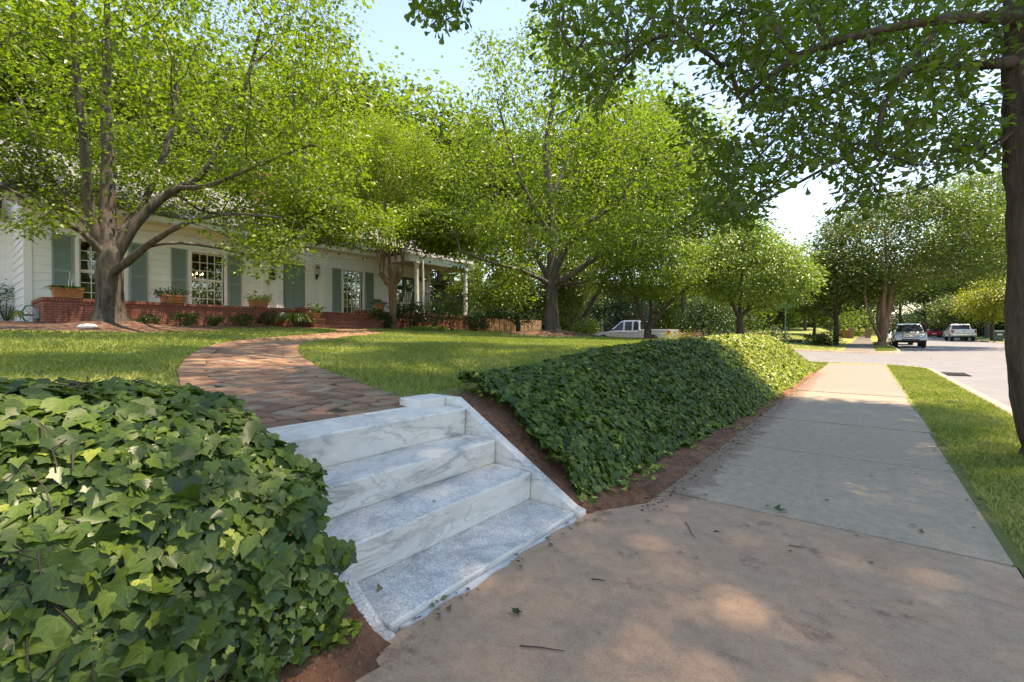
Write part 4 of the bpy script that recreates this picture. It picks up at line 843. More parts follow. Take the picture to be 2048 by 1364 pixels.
for u_, d_, vt, k, w in ((-120, 38, -160, 1, 1), (60, 44, -20, 0, 1.1), (210, 46, 60, 1, 1), (350, 44, -10, 2, 1.1), (470, 47, 110, 1, 1.1), (575, 42, 60, 0, 1.1), (660, 46, 130, 1, 1.1), (735, 40, 130, 2, 1.05), (810, 44, 160, 0, 1.1), (880, 40, 200, 1, 1.15), (955, 46, 250, 0, 1.2), (1040, 41, 200, 2, 1.1), (1185, 44, 150, 1, 1.1), (1290, 40, 190, 0, 1.1), (1368, 46, 280, 1, 1.0)):
    bg(u_, d_, vt, k, 'tall leafy tree standing in the wood behind the white house', GW, w)
GS = 'trees along the far blocks of the street'
for u_, d_, vt, k, w in ((1425, 62, 455, 1, 1.3), (1500, 70, 480, 0, 1.3), (1560, 66, 520, 3, 1.3), (1610, 62, 520, 1, 1.2), (1655, 75, 500, 0, 1.3), (1700, 100, 520, 2, 1.3), (1735, 125, 545, 1, 1.3), (1800, 118, 540, 0, 1.4), (1850, 100, 500, 1, 1.4), (1905, 88, 470, 1, 1.3), (1965, 80, 420, 0, 1.4), (2040, 70, 380, 1, 1.4), (2120, 60, 350, 1, 1.4)):
    bg(u_, d_, vt, k, 'leafy tree standing far down the street beyond the crossing', GS, w)
bg(1975, 62, 300, 0, 'tall feathery pale tree showing above the crape myrtle by the oak trunk', None, .7)
bg(1672, 37.5, 470, 3, 'dark trunked street tree beside the far pavement and the clipped bushes', None, 1.0)
bg(1628, 50, 540, 3, 'small dark trunked tree on the sunny lawn across the side street', None, 1.0)
bg(1925, 56, 580, 3, 'low layered green tree above the white pickup', None, 1.3)
T_GOLD = bg_kind('golden_tree', 8, 3.4, 3.2, .6, L_GOLD, B_TWIG, 240, 40, .18, tr=.12); KIND.append(T_GOLD); HK.append(8); used.append(False)
bg(1985, 50, 545, 4, 'yellow green tree beside the green bins by the oak trunk', None, 1.0)
bg(1145, 26, 470, 3, 'slender dark tree behind the tall maple on the mulch island', None, .7)
DB = bg_kind('bluish_tree', 6, 3.0, 2.7, .52, L_BLUE, B_TWIG, 220, 60, .13, tr=.08); KIND.append(DB); HK.append(6); used.append(False)
bg(1035, 26, 515, 5, 'bluish green bushy tree in front of the board fence', None, 1.0)
bg(930, 27, 480, 2, 'bright green tree at the end of the porch', None, .75)
bg(1235, 33, 560, 5, 'grey green bushy tree behind the cab of the silver pickup', None, 1.1)
bg(1405, 36, 585, 5, 'grey green bushy tree behind the bronze and yellow bushes', None, 1.2)
bg(985, 30, 560, 5, 'low bluish bush rising behind the board fence near the porch', None, 1.0)
# two leaning stems behind the second maple
t = thing('leaning_tree', 'thin tree leaning to the right behind the tall maple', 'tree', atd(1165, 668, 22)); mb = MB(); mb.tube([atd(1142, 672, 22), atd(1165, 640, 22), atd(1196, 585, 22.2), atd(1225, 520, 22.5)], [.15, .13, .11, .05], 8); mb.build('trunk', B_TWIG, t, smooth=True)
fl = foliage(ell(atd(1235, 500, 22.5), (1.5, 1.4, .8), 60), 60, .3, .15, .1, T_OVAL); mk('crown', *fl[:2], L_MAPLE2, t, rnd=fl[2])

# undergrowth that closes the view between the trunks
def band(name, pts, hgt, n_, size, mat, thick=2.5):
    P = dense(pts, 400); i = RNG.integers(0, 399, n_); p = P[i]; a = RNG.normal(0, thick, (n_, 2)); x, y = p[:, 0] + a[:, 0], p[:, 1] + a[:, 1]
    hh = hgt * (1 + .45 * wob(x * .35, y * .35, 1.0)); z = ground_v(x, y) + RNG.random(n_) ** .8 * hh
    Dv = unit(RNG.normal(0, 1, (n_, 3)) + [0, 0, -.3]); Nn = unit(RNG.normal(0, .6, (n_, 3)) + [0, 0, .8]); V, F = leaves(T_KITE, np.c_[x, y, z], Dv, Nn, RNG.uniform(.6, 1.3, n_) * size)
    o = mk(name, V, F, mat, rnd=tints(n_, np.clip(.5 + .3 * wob(x, y, .4) + RNG.normal(0, .22, n_), 0, 1))); tag(o, kind='stuff')
pA = [atd(u_, 670, d_)[:2] for u_, d_ in ((-400, 50), (300, 50), (700, 48), (900, 40), (1000, 44), (1150, 50), (1300, 52), (1450, 62))]
band('undergrowth', pA, 5.5, 75000, .4, L_WOOD)
pB = [atd(u_, 670, d_)[:2] for u_, d_ in ((1380, 60), (1500, 70), (1600, 78), (1660, 92), (1695, 120))]
band('undergrowth', pB, 5.0, 80000, .45, L_WOOD)
pD = [(26, -16), (27, 8), (30, 40), (31, 60)]
band('undergrowth', pD, 7.0, 26000, .5, L_WOOD, 2.0)
pC = [atd(u_, 670, d_)[:2] for u_, d_ in ((1705, 150), (1800, 150), (1860, 130), (1900, 105), (1960, 82), (2040, 70), (2150, 60))]
band('undergrowth', pC, 6.0, 60000, .42, L_DARK, 2.2)
# ------------------------------------------------------------------ the white house
HX, TX = -19.5, -17.3                       # planes of the house front and of the terrace wall
FLOOR, EAVE = 2.06, 4.98
house = thing('house', 'long white clapboard house with grey green shutters behind the maple', 'house', (HX, 8, FLOOR))
openings = [(2.74, 3.82, 2.14, 4.12), (5.74, 6.80, 2.14, 4.16), (11.84, 12.86, 2.14, 4.2), (9.03, 10.01, 2.06, 4.14), (14.75, 16.2, 2.06, 4.2)]
def segs(y0, y1, za, zb):
    cuts = sorted((o[0], o[1]) for o in openings if o[2] < zb - .02 and o[3] > za + .02); out = []; p = y0
    for a, b in cuts:
        if a > p: out.append((p, a))
        p = max(p, b)
    if p < y1: out.append((p, y1))
    return out
mb = MB()
def clap(mb, x, y0, y1, z0, z1, ex=.247, face=1, cuts=True):
    z = z0
    while z < z1 - .02:
        zt = min(z + ex, z1)
        for a, b in (segs(y0, y1, z, zt) if cuts else [(y0, y1)]):
            mb.prism([(x - .02, z), (x + .034, z), (x + .012, zt), (x - .02, zt)], 'y', a, b)
        z += ex
clap(mb, HX, 1.6, 17.2, 2.0, EAVE); mb.build('wall', WHITE, house)
mb = MB()
zz = sorted({2.0, 5.0} | {o[2] for o in openings if o[2] > 2.0} | {o[3] for o in openings})
for za, zb in zip(zz[:-1], zz[1:]):
    for a, b in segs(1.6, 17.2, za, zb): mb.box(HX - .16, HX - .022, a, b, za, zb)
mb.build('inner_wall', m_plain('plaster', (.30, .25, .19), .8, var=.1), house)
# end wall and the set back side wing
mb = MB(); z = 1.3
while z < EAVE - .02:
    zt = min(z + .247, EAVE)
    mb.prism([(1.6 - .034, z), (1.6 + .02, z), (1.6 + .02, zt), (1.6 - .012, zt)], 'x', -23.1, HX - .14); z += .247
clap(mb, -23.1, -9, 1.55, 1.3, EAVE, cuts=False)
mb.build('side_wall', WHITE, house)
for b_ in ((HX - .14, HX + .05, 1.54, 1.72, 1.35, EAVE), (HX - .1, HX + .05, 17.1, 17.26, 2, EAVE), (-23.1, -23.0, 1.45, 1.6, 1.3, EAVE)): MB().box(*b_).build('corner_board', TRIM, house, bevel=.006)
mb = MB(); mb.box(-30, HX - .3, 1.9, 17.2, FLOOR - .3, FLOOR); mb.box(-24.05, -24.0, 1.9, 17.2, FLOOR, EAVE); mb.box(-24, HX - .2, 1.9, 1.95, FLOOR, EAVE); mb.box(-24, HX - .2, 8.3, 8.36, FLOOR, EAVE); mb.box(-30, HX - .18, 1.9, 17.1, EAVE - .06, EAVE - .01)
mb.build('interior', m_plain('room_paint', (.19, .13, .08), .8, var=.15, scale=1.5), house)
# base course under the wall on the left
mb = MB(); mb.box(HX - .2, HX - .02, 1.62, 2.0, 1.2, 2.02); mb.build('foundation', BRICK, house)
def window(y0, y1, z0, z1, nx=4, nz=6, mats=True):
    mb = MB(); w = .1
    for a in ((y0 - w, y0), (y1, y1 + w)): mb.box(HX - .1, HX + .06, a[0], a[1], z0 - .05, z1 + w)
    mb.box(HX - .1, HX + .06, y0, y1, z1, z1 + w); mb.box(HX - .1, HX + .09, y0 - w - .03, y1 + w + .03, z0 - .1, z0 - .05); mb.box(HX - .1, HX + .085, y0 - w - .02, y1 + w + .02, z1 + w, z1 + w + .035)
    win = mb.build('window', TRIM, house, bevel=.005)
    sb = MB(); zm = (z0 + z1) / 2; xa = HX - .06
    for (za, zb, xo) in ((z0 - .04, zm, -.035), (zm, z1, 0)):
        x = xa + xo
        for a in ((y0, y0 + .045), (y1 - .045, y1)): sb.box(x - .02, x + .02, a[0], a[1], za, zb)
        sb.box(x - .02, x + .02, y0 + .045, y1 - .045, za, za + .05); sb.box(x - .02, x + .02, y0 + .045, y1 - .045, zb - .045, zb)
        for k in range(1, nx):
            y = y0 + .045 + (y1 - y0 - .09) * k / nx; sb.box(x - .012, x + .014, y - .010, y + .010, za + .05, zb - .045)
        for k in range(1, nz // 2):
            z = za + .05 + (zb - za - .095) * k / (nz // 2); sb.box(x - .010, x + .012, y0 + .045, y1 - .045, z - .010, z + .010)
    sb.build('sash', TRIM, win, world=True)
    gb = MB(); gb.box(xa - .004, xa, y0 + .03, y1 - .03, zm, z1 - .02); gb.box(xa - .039, xa - .035, y0 + .03, y1 - .03, z0, zm); gb.build('pane', PANE, win)
    return win
for o in openings[:3]: window(*o)
# curtain at the right of the third window
mb = MB(); pts = [(12.6 + .02 * k, HX - .28 + .02 * math.sin(k * 1.9)) for k in range(14)]
for (a, b) in zip(pts[:-1], pts[1:]): mb.add([(a[1], a[0], 2.1), (b[1], b[0], 2.1), (b[1], b[0], 4.2), (a[1], a[0], 4.2)], [(0, 1, 2, 3)])
mb.build('curtain', m_plain('curtain_cloth', (.70, .70, .66), .8, var=.05), house)
# lit chandelier seen through the second window
LIT = newmat('candle_bulb'); e = LIT.nd('ShaderNodeEmission'); e.inputs[0].default_value = (1, .62, .25, 1); e.inputs[1].default_value = 9; LIT.ln(e.outputs[0], LIT.out.inputs[0])
ch = thing('chandelier', 'lit brass chandelier hanging inside the room behind the second window', 'chandelier', (-21.2, 6.35, 3.55))
cp = (-21.2, 6.35, 3.55); mb = MB(); mb.tube([(cp[0], cp[1], 4.9), (cp[0], cp[1], 3.3)], .012, 6); mb.lathe([(.01, -.25), (.06, -.2), (.03, -.1), (.05, 0), (.01, .06)], cp, 10)
for k in range(6):
    a = k * math.pi / 3; mb.tube([(cp[0], cp[1], cp[2] - .12), (cp[0] + .15 * math.cos(a), cp[1] + .15 * math.sin(a), cp[2] - .2), (cp[0] + .27 * math.cos(a), cp[1] + .27 * math.sin(a), cp[2] - .05)], .008, 5)
mb.build('brass_arms', m_plain('brass', (.5, .33, .12), .3, 1.0), ch)
for k in range(6):
    mb = MB(); a = k * math.pi / 3; mb.lathe([(.004, 0), (.018, .02), (.016, .05), (.002, .085)], (cp[0] + .27 * math.cos(a), cp[1] + .27 * math.sin(a), cp[2] - .03), 8); mb.build('candle_bulb', LIT.m, ch)
# louvred shutters
def shutter(y0, y1, z0, z1):
    mb = MB(); x = HX + .03; s = .055
    mb.box(x, x + .045, y0, y0 + s, z0, z1); mb.box(x, x + .045, y1 - s, y1, z0, z1)
    zm = z0 + (z1 - z0) * .46
    for za, zb in ((z0, z0 + .09), (zm - .04, zm + .04), (z1 - .07, z1)): mb.box(x, x + .044, y0 + s, y1 - s, za, zb)
    for za, zb in ((z0 + .09, zm - .04), (zm + .04, z1 - .07)):
        k = int((zb - za) / .042)
        for i in range(k):
            z = za + (zb - za) * i / k; mb.prism([(x + .004, z + .05), (x + .03, z + .002), (x + .037, z + .008), (x + .010, z + .056)], 'y', y0 + s, y1 - s)
    mb.build('shutter', SHUT, house)
for y0, y1 in ((2.13, 2.60), (3.97, 4.44), (5.12, 5.58), (6.93, 7.40), (11.27, 11.71), (13.03, 13.5)): shutter(y0, y1, 2.12, 4.22)
# panelled door with its surround
mb = MB(); dx = HX - .06; mb.box(dx - .04, dx, 9.03, 10.01, 2.08, 4.13)
for (za, zb) in ((2.2, 2.75), (2.95, 3.25), (3.4, 4.0)):
    for (a, b) in ((9.14, 9.48), (9.56, 9.9)):
        mb.box(dx, dx + .022, a - .03, b + .03, za - .03, za); mb.box(dx, dx + .022, a - .03, b + .03, zb, zb + .03); mb.box(dx, dx + .022, a - .03, a, za, zb); mb.box(dx, dx + .022, b, b + .03, za, zb); mb.box(dx, dx + .012, a + .05, b - .05, za + .05, zb - .05)
dr = mb.build('front_door', DOORM, house, bevel=.004)
mb = MB(); mb.lathe([(.012, 0), (.014, .03), (.03, .045), (.026, .07), (.005, .078)], (dx, 9.09, 3.05), 12, 'x'); mb.build('handle', bpy.data.materials['brass'], dr); mb = MB(); mb.lathe([(.02, 0), (.02, .012)], (dx, 9.09, 3.22), 10, 'x'); mb.build('lock', m_plain('polished_brass', (.62, .43, .16), .25, 1), dr)
def pilaster(y0, y1, z1=4.28):
    mb = MB(); w = y1 - y0; k = max(4, int(w / .05)); pts = [(HX + .02, y0), (HX + .02, y1)]
    P = []
    for i in range(k):
        a = y0 + w * i / k; b = y0 + w * (i + 1) / k; P += [(HX + .10, a + .008), (HX + .10, b - .008), (HX + .085, b)]
    ring = [(HX, y0)] + P + [(HX, y1)]
    mb.prism(ring, 'z', 2.3, z1 - .16); mb.box(HX, HX + .125, y0 - .02, y1 + .02, 2.06, 2.3); mb.box(HX, HX + .12, y0 - .012, y1 + .012, z1 - .16, z1 - .09); mb.box(HX, HX + .14, y0 - .03, y1 + .03, z1 - .09, z1)
    mb.build('pilaster', TRIM, house)
for a, b in ((8.17, 8.40), (8.74, 9.02), (10.02, 10.36), (10.66, 10.90)): pilaster(a, b)
mb = MB(); mb.box(HX + .03, HX + .045, 8.40, 8.74, 2.06, 4.28); mb.box(HX + .03, HX + .045, 10.36, 10.66, 2.06, 4.28); mb.box(HX + .01, HX + .16, 8.1, 10.98, 4.285, 4.62); mb.box(HX, HX + .24, 8.04, 11.04, 4.62, 4.72); mb.box(HX, HX + .20, 8.07, 11.01, 4.72, 4.78); mb.box(HX - .04, HX + .05, 9.02, 10.02, 4.145, 4.28)
mb.build('door_surround', TRIM, house, bevel=.006)
for y, nm in ((8.57, 1), (10.51, 2)):
    mb = MB(); c = (HX + .17, y, 3.95)
    mb.lathe([(.02, -.22), (.055, -.19), (.045, -.13), (.02, -.12)], c, 8); mb.lathe([(.075, .13), (.085, .14), (.02, .24), (.006, .30)], c, 8)
    for k in range(4):
        a = k * math.pi / 2 + .78; mb.tube([(c[0] + .05 * math.cos(a), c[1] + .05 * math.sin(a), c[2] - .13), (c[0] + .075 * math.cos(a), c[1] + .075 * math.sin(a), c[2] + .13)], .007, 5)
    mb.tube([(HX + .05, y, 3.72), (HX + .12, y, 3.66), c + np.array([0, 0, -.2])], .014, 6); mb.box(HX + .046, HX + .06, y - .05, y + .05, 3.6, 3.85)
    ln = mb.build('wall_lantern', BLACK, house); gb = MB(); gb.lathe([(.042, -.125), (.066, .125)], c, 4); gb.build('lantern_glass', PANE, ln)
mb = MB(); mb.box(HX + .047, HX + .13, 8.47, 8.67, 3.41, 3.64); mb.prism([(HX + .047, 3.71), (HX + .10, 3.70), (HX + .15, 3.645), (HX + .047, 3.645)], 'y', 8.455, 8.685); mb.build('mailbox', BLACK, house, bevel=.008)
# french doors on the porch
mb = MB(); x = HX - .05
for a in (14.75, 15.47): 
    mb.box(x, x + .05, a, a + .1, 2.08, 4.18); mb.box(x, x + .05, a + .62, a + .72, 2.08, 4.18); mb.box(x, x + .05, a + .1, a + .62, 2.08, 2.3); mb.box(x, x + .05, a + .1, a + .62, 4.08, 4.18)
    for z in (2.7, 3.15, 3.6): mb.box(x + .01, x + .04, a + .1, a + .62, z, z + .025)
    mb.box(x + .01, x + .04, a + .35, a + .372, 2.3, 4.08)
fd = mb.build('french_door', m_plain('dark_green_paint', (.06, .085, .075), .5), house)
mb = MB(); mb.box(x + .02, x + .024, 14.85, 16.1, 2.3, 4.08); mb.build('pane', PANE, fd)
# eave, cornice, roof with chimney, porch roof on columns
n = newmat('roof_shingle'); t_ = n.nd('ShaderNodeTexBrick'); n.ln(n.uv(), t_.inputs[0]); t_.inputs['Scale'].default_value = 1; t_.inputs['Brick Width'].default_value = .3; t_.inputs['Row Height'].default_value = .14; t_.inputs['Mortar Size'].default_value = .006
t_.inputs['Color1'].default_value = (.22, .212, .225, 1); t_.inputs['Color2'].default_value = (.165, .16, .168, 1); t_.inputs['Mortar'].default_value = (.1, .1, .1, 1)
n.surf(Base_Color=n.mix(.5, t_.outputs[0], n.ramp(n.noise(9, 6), [(.3, .5), (.7, 1.1)]), 'MULTIPLY'), Roughness=.9); M_ROOF = n.m
EX = HX + .62
mb = MB(); mb.box(HX + .03, EX, 1.1, 13.6, EAVE - .03, EAVE + .01); mb.box(EX - .02, EX + .005, 1.1, 13.6, EAVE + .012, EAVE + .17); mb.box(HX + .04, HX + .1, 1.7, 13.6, EAVE - .26, EAVE - .032); mb.box(-23.1 + .03, -23.1 + .6, -9, 1.2, EAVE - .03, EAVE + .01); mb.box(-23.1 + .58, -23.1 + .62, -9, 1.0, EAVE + .012, EAVE + .17)
mb.build('eave', TRIM, house, bevel=.005)
mb = MB(); sl_ = (8.1 - 5.15) / (EX + 24.6)
mb.prism([(EX + .06, 5.16), (EX + .06, 5.22), (-24.6, 8.18), (-30.3, 5.22), (-30.3, 5.16), (-24.6, 8.1)], 'y', 1.0, 18.6)
mb.prism([(-23.1 + .66, 5.16), (-23.1 + .66, 5.2), (-26.5, 6.9), (-30.3, 5.2), (-30.3, 5.16), (-26.5, 6.84)], 'y', -9.2, 1.0)
rf = mb.build('roof', M_ROOF, house)
mb = MB(); mb.prism([(HX - .1, 4.95), (-24.6, 7.95), (-29.5, 4.95)], 'y', 1.6, 1.7); mb.build('gable', WHITE, house); mb = MB(); mb.prism([(HX - .1, 4.95), (-24.6, 7.95), (-29.5, 4.95)], 'y', 17.1, 17.2); mb.build('gable', WHITE, house)
mb = MB(); mb.box(-24.2, -23.4, 9.6, 10.6, 6.4, 8.9); mb.box(-24.26, -23.34, 9.54, 10.66, 8.9, 9.1); mb.build('chimney', BRICK, rf)
PX = -17.12
mb = MB(); mb.prism([(PX - .05, 5.16), (PX - .05, 5.22), (EX - 1.5, 5.95), (EX - 1.5, 5.16)], 'y', 13.3, 18.6); mb.build('porch_roof', M_ROOF, house)
mb = MB(); mb.box(-17.42, -17.2, 13.9, 18.2, 4.66, 5.0); mb.box(-17.46, PX, 13.5, 18.4, 5.0, 5.15); mb.box(HX + .05, -17.42, 13.85, 14.0, 4.7, 5.0); mb.box(HX + .05, -17.42, 18.05, 18.2, 4.66, 5.0); mb.build('porch_beam', TRIM, house, bevel=.006)
mb = MB(); mb.box(HX + .05, -17.43, 14.01, 18.04, 4.82, 4.86); mb.build('porch_ceiling', m_plain('ceiling_boards', (.42, .38, .33), .7, var=.06), house)
for y in (14.47, 17.86):
    mb = MB(); mb.lathe([(.17, 0), (.17, .07), (.145, .09), (.145, .14), (.135, .16), (.138, .9), (.112, 2.35), (.13, 2.36), (.13, 2.4), (.17, 2.44), (.17, 2.5)], (-17.31, y, 2.165), 20); mb.build('column', TRIM, house, smooth=False)
mb = MB(); mb.tube([(PX + .03, 14.62, 5.05), (PX + .02, 14.64, 4.9), (-17.08, 14.66, 4.6), (-17.05, 14.7, 1.95), (-16.95, 14.73, 1.85)], .05, 8); mb.build('downspout', TRIM, house)
mb = MB()
for (y0, y1) in ((13.6, 14.32), (14.62, 17.72)):
    mb.box(-17.33, -17.29, y0, y1, 3.17, 3.2); mb.box(-17.325, -17.295, y0, y1, 2.28, 2.3); k = int((y1 - y0) / .115)
    for i in range(k + 1):
        y = y0 + .01 + (y1 - y0 - .02) * i / k; mb.box(-17.318, -17.302, y - .008, y + .008, 2.3, 3.17)
y0, y1 = 17.9, 17.9
mb.box(-19.3, -17.45, 17.88, 17.92, 3.17, 3.2)
for i in range(16): mb.box(-19.25 + i * .115, -19.235 + i * .115, 17.89, 17.905, 2.2, 3.17)
mb.build('railing', BLACK, house)

# brick terrace
ter = thing('brick_terrace', 'low red brick terrace wall with a soldier course cap along the white house', 'terrace', (TX, 8, 1.3))
def twall(mb, y0, y1): mb.box(TX - .22, TX, y0, y1, 1.0, 2.03)
mb = MB(); twall(mb, 1.72, 9.05); twall(mb, 12.15, 18.05); mb.box(HX, TX - .22, 1.72, 1.94, 1.0, 2.03); mb.box(HX, TX - .22, 17.83, 18.05, 1.0, 2.03); mb.build('wall', BRICK, ter)
n = newmat('brick_cap'); t_ = n.nd('ShaderNodeTexBrick'); n.ln(n.uv(), t_.inputs[0]); t_.offset = 0; t_.inputs['Scale'].default_value = 1; t_.inputs['Brick Width'].default_value = .068; t_.inputs['Row Height'].default_value = .5; t_.inputs['Mortar Size'].default_value = .006
for k_, c_ in (('Color1', (.31, .085, .05, 1)), ('Color2', (.22, .06, .04, 1)), ('Mortar', (.32, .25, .21, 1))): t_.inputs[k_].default_value = c_
n.surf(Base_Color=n.mix(.5, t_.outputs[0], n.ramp(n.noise(6, 6, .7), [(.3, (.4, .36, .34)), (.75, (1.15, 1.1, 1.05))]), 'MULTIPLY'), Roughness=.85, Normal=n.bump(n.math('SUBTRACT', 1., t_.outputs['Fac']), .5, .01)); M_CAP = n.m
mb = MB(); mb.box(TX - .25, TX + .03, 1.69, 9.08, 2.03, 2.12); mb.box(TX - .25, TX + .03, 12.12, 18.08, 2.03, 2.16); mb.box(HX, TX - .25, 1.69, 1.97, 2.03, 2.12); mb.build('cap', M_CAP, ter, bevel=.006)
mb = MB(); mb.box(HX - .02, TX - .22, 1.94, 17.83, 1.95, 2.05); mb.build('floor', BRICK, ter)
st = thing('brick_stairs', 'red brick stairs with two stepped cheek walls rising to the front door', 'stairs', (-16.6, 10.2, 1.3))
gz0 = 1.28
for k in range(4):
    mb = MB(); zt = gz0 + .19 * (k + 1); mb.box(TX - .24, -16.28 - .3 * k, 9.09, 11.2, zt - .19 + (.003 if k else -.2), zt - .055); mb.box(TX - .24, -16.26 - .3 * k, 9.09, 11.2, zt - .053, zt); mb.build('step', BRICK if k % 2 else M_CAP, st, bevel=.004)
for (ya, yb) in ((8.62, 9.08), (11.21, 11.75)):
    mb = MB(); mb.box(-16.85, -16.2, ya, yb, 1.0, 1.66); mb.box(TX - .24, -16.853, ya, yb, 1.0, 2.1)
    if ya > 10: mb.prism([(-16.853, 1.0), (-16.853, 2.02), (-16.5, 1.9), (-16.25, 1.72), (-16.25, 1.0)], 'y', 11.215, 11.40)
    cw = mb.build('cheek_wall', BRICK, st); MB().box(-16.88, -16.17, ya - .025, yb + .025, 1.662, 1.735).build('cap', M_CAP, cw, bevel=.005); MB().box(TX - .26, -16.83, ya - .025, yb + .025, 2.102, 2.175).build('cap', M_CAP, cw, bevel=.005)
mb = MB(); mb.box(TX - .22, TX - .002, 11.76, 12.13, 1.0, 2.1); mb.build('cheek_wall', BRICK, st)

# ------------------------------------------------------------------ pots, ferns and shrubs
def plant(center, r, rz, n_, size, tpl=T_OVAL, droop=.3, shell=.3):
    C = ell(center, (r, r, rz), n_, shell); return foliage(C, 12, r * .16, rz * .14, size, tpl, droop=droop)
def arching(center, r, h_, n_, w, sag=1.0, per=9):
    """fronds or strap leaves arching out from a crown: strings of leaflets"""
    V = []; F = []; R = []; nb = 0
    for k in range(n_):
        a = RNG.uniform(0, 6.283); q = RNG.uniform(.5, 1); t = np.linspace(0.05, 1, per); P = np.stack([math.cos(a) * r * q * t, math.sin(a) * r * q * t, h_ * RNG.uniform(.7, 1.1) * (2.2 * t - (1.2 + sag) * t * t)], 1) + center
        D = np.gradient(P, axis=0); side = np.array([-math.sin(a), math.cos(a), 0]); W = np.linspace(1, .35, per) * w
        L_ = P - side * W[:, None]; Rr = P + side * W[:, None]; V.append(np.concatenate([L_, Rr])); i = np.arange(per - 1); F.append(np.stack([i, i + 1, per + i + 1, per + i], 1) + nb); nb += 2 * per; R.append(np.full(per - 1, RNG.random()))
    return np.concatenate(V), np.concatenate(F), np.concatenate(R)
def trough(name, label, y0, y1, z0, h_, leafm, kind, cat='planter'):
    c = ((TX - .11), (y0 + y1) / 2, z0); t = thing(name, label, cat, c, 'terracotta planters on the terrace wall'); mb = MB(); w = .17
    V = [(c[0] - w, y0 + .03, z0), (c[0] + w, y0 + .03, z0), (c[0] + w, y1 - .03, z0), (c[0] - w, y1 - .03, z0), (c[0] - w - .03, y0, z0 + h_), (c[0] + w + .03, y0, z0 + h_), (c[0] + w + .03, y1, z0 + h_), (c[0] - w - .03, y1, z0 + h_)]
    mb.add(V, [(0, 3, 2, 1), (0, 1, 5, 4), (1, 2, 6, 5), (2, 3, 7, 6), (3, 0, 4, 7), (4, 5, 6, 7)]); mb.box(c[0] - w - .045, c[0] + w + .045, y0 - .015, y1 + .015, z0 + h_ - .05, z0 + h_ + .004)
    mb.tube([(c[0] + w + .03, y0 + .14 + (y1 - y0 - .28) * q, z0 + h_ - .10 - .05 * math.sin(q * math.pi)) for q in np.linspace(0, 1, 9)], .012, 6)
    mb.build('pot', TERRA, t, bevel=.008)
    if kind == 'fern':
        A_ = [arching(np.array([c[0], y, z0 + h_]), .36, .13, 46, .018, 1.25) for y in np.linspace(y0 + .1, y1 - .1, 4)]
        V = np.concatenate([a[0] for a in A_]); off = np.cumsum([0] + [len(a[0]) for a in A_[:-1]]); F = np.concatenate([a[1] + o for a, o in zip(A_, off)]); r = np.concatenate([a[2] for a in A_])
        mk('foliage', V, F, leafm, t, rnd=r)
    else:
        C = np.stack([RNG.uniform(c[0] - .2, c[0] + .22, 46), RNG.uniform(y0 - .1, y1 + .1, 46), z0 + h_ + RNG.uniform(.0, .17, 46)], 1); fl = foliage(C, 14, .07, .05, .055, T_OVAL); mk('foliage', fl[0], fl[1], leafm, t, rnd=fl[2])
    return t
trough('planter_box', 'terracotta trough planter of drooping ferns left of the maple trunk', 1.90, 2.52, 2.125, .27, L_FERN, 'fern')
trough('planter_box', 'terracotta trough planter of leafy greens just right of the maple trunk', 4.32, 4.92, 2.125, .24, L_DARK, 'leafy')
trough('planter_box', 'terracotta trough planter of pale green plants beside the front door mailbox', 6.92, 7.48, 2.125, .24, L_LIME, 'leafy')
# wire heron in the first planter
mb = MB(); hx = TX - .1
mb.tube([(hx, 2.22, 2.38), (hx, 2.23, 2.62), (hx, 2.26, 2.74), (hx, 2.24, 2.84), (hx, 2.20, 2.87), (hx, 2.12, 2.84)], .005, 5); mb.tube([(hx, 2.28, 2.38), (hx, 2.29, 2.6), (hx, 2.36, 2.7), (hx, 2.30, 2.80), (hx, 2.24, 2.84)], .005, 5)
for k in range(4): mb.tube([(hx, 2.25 + .03 * k, 2.78 - .02 * k), (hx, 2.28 + .03 * k, 2.66), (hx, 2.24 + .03 * k, 2.56)], .004, 5)
o = mb.build('wire_bird', m_plain('silver_wire', (.6, .62, .6), .35, .8)); tag(o, 'wire bird ornament standing in the fern planter', 'ornament')
def pot(name, label, c, r, h_, leafm, flower=None, group=None, tall=.3, fern=False):
    t = thing(name, label, 'flower pot', c, group); mb = MB(); mb.lathe([(r * .7, 0), (r * .95, h_ * .8), (r * 1.08, h_ * .8), (r * 1.1, h_), (r * .95, h_), (r * .9, h_ * .85)], c, 20); mb.build('pot', TERRA, t)
    fl = plant(np.array(c) + [0, 0, h_ + tall * .5], r * 1.35, tall * .7, 44, .06); mk('foliage', fl[0], fl[1], leafm, t, rnd=fl[2])
    if flower:
        C = ell(np.array(c) + [0, 0, h_ + tall * .55], (r * 1.55, r * 1.55, tall * .75), 34, .9); fl = foliage(C, 7, .02, .018, .034, T_OVAL); mk('blossoms', fl[0], fl[1], L_FLOWER, t, rnd=fl[2])
    return t
pot('flower_pot', 'terracotta pot of cream caladiums on the left pier of the brick stairs', (-16.5, 8.86, 1.737), .22, .20, L_LIME, True, 'pots on the stair piers', .34)
pot('flower_pot', 'terracotta pot of white flowers on the right pier of the brick stairs', (-16.5, 11.5, 1.737), .20, .20, L_SHRUB, True, 'pots on the stair piers', .36)
pot('flower_pot', 'tall terracotta pot of low plants on the terrace wall right of the stairs', (TX - .1, 12.35, 2.165), .26, .32, L_SHRUB, None, None, .2)
pot('flower_pot', 'dark round leafy bush in a pot on the wall by the crape myrtle', (TX - .1, 13.2, 2.165), .2, .05, L_DARK, None, None, .34)
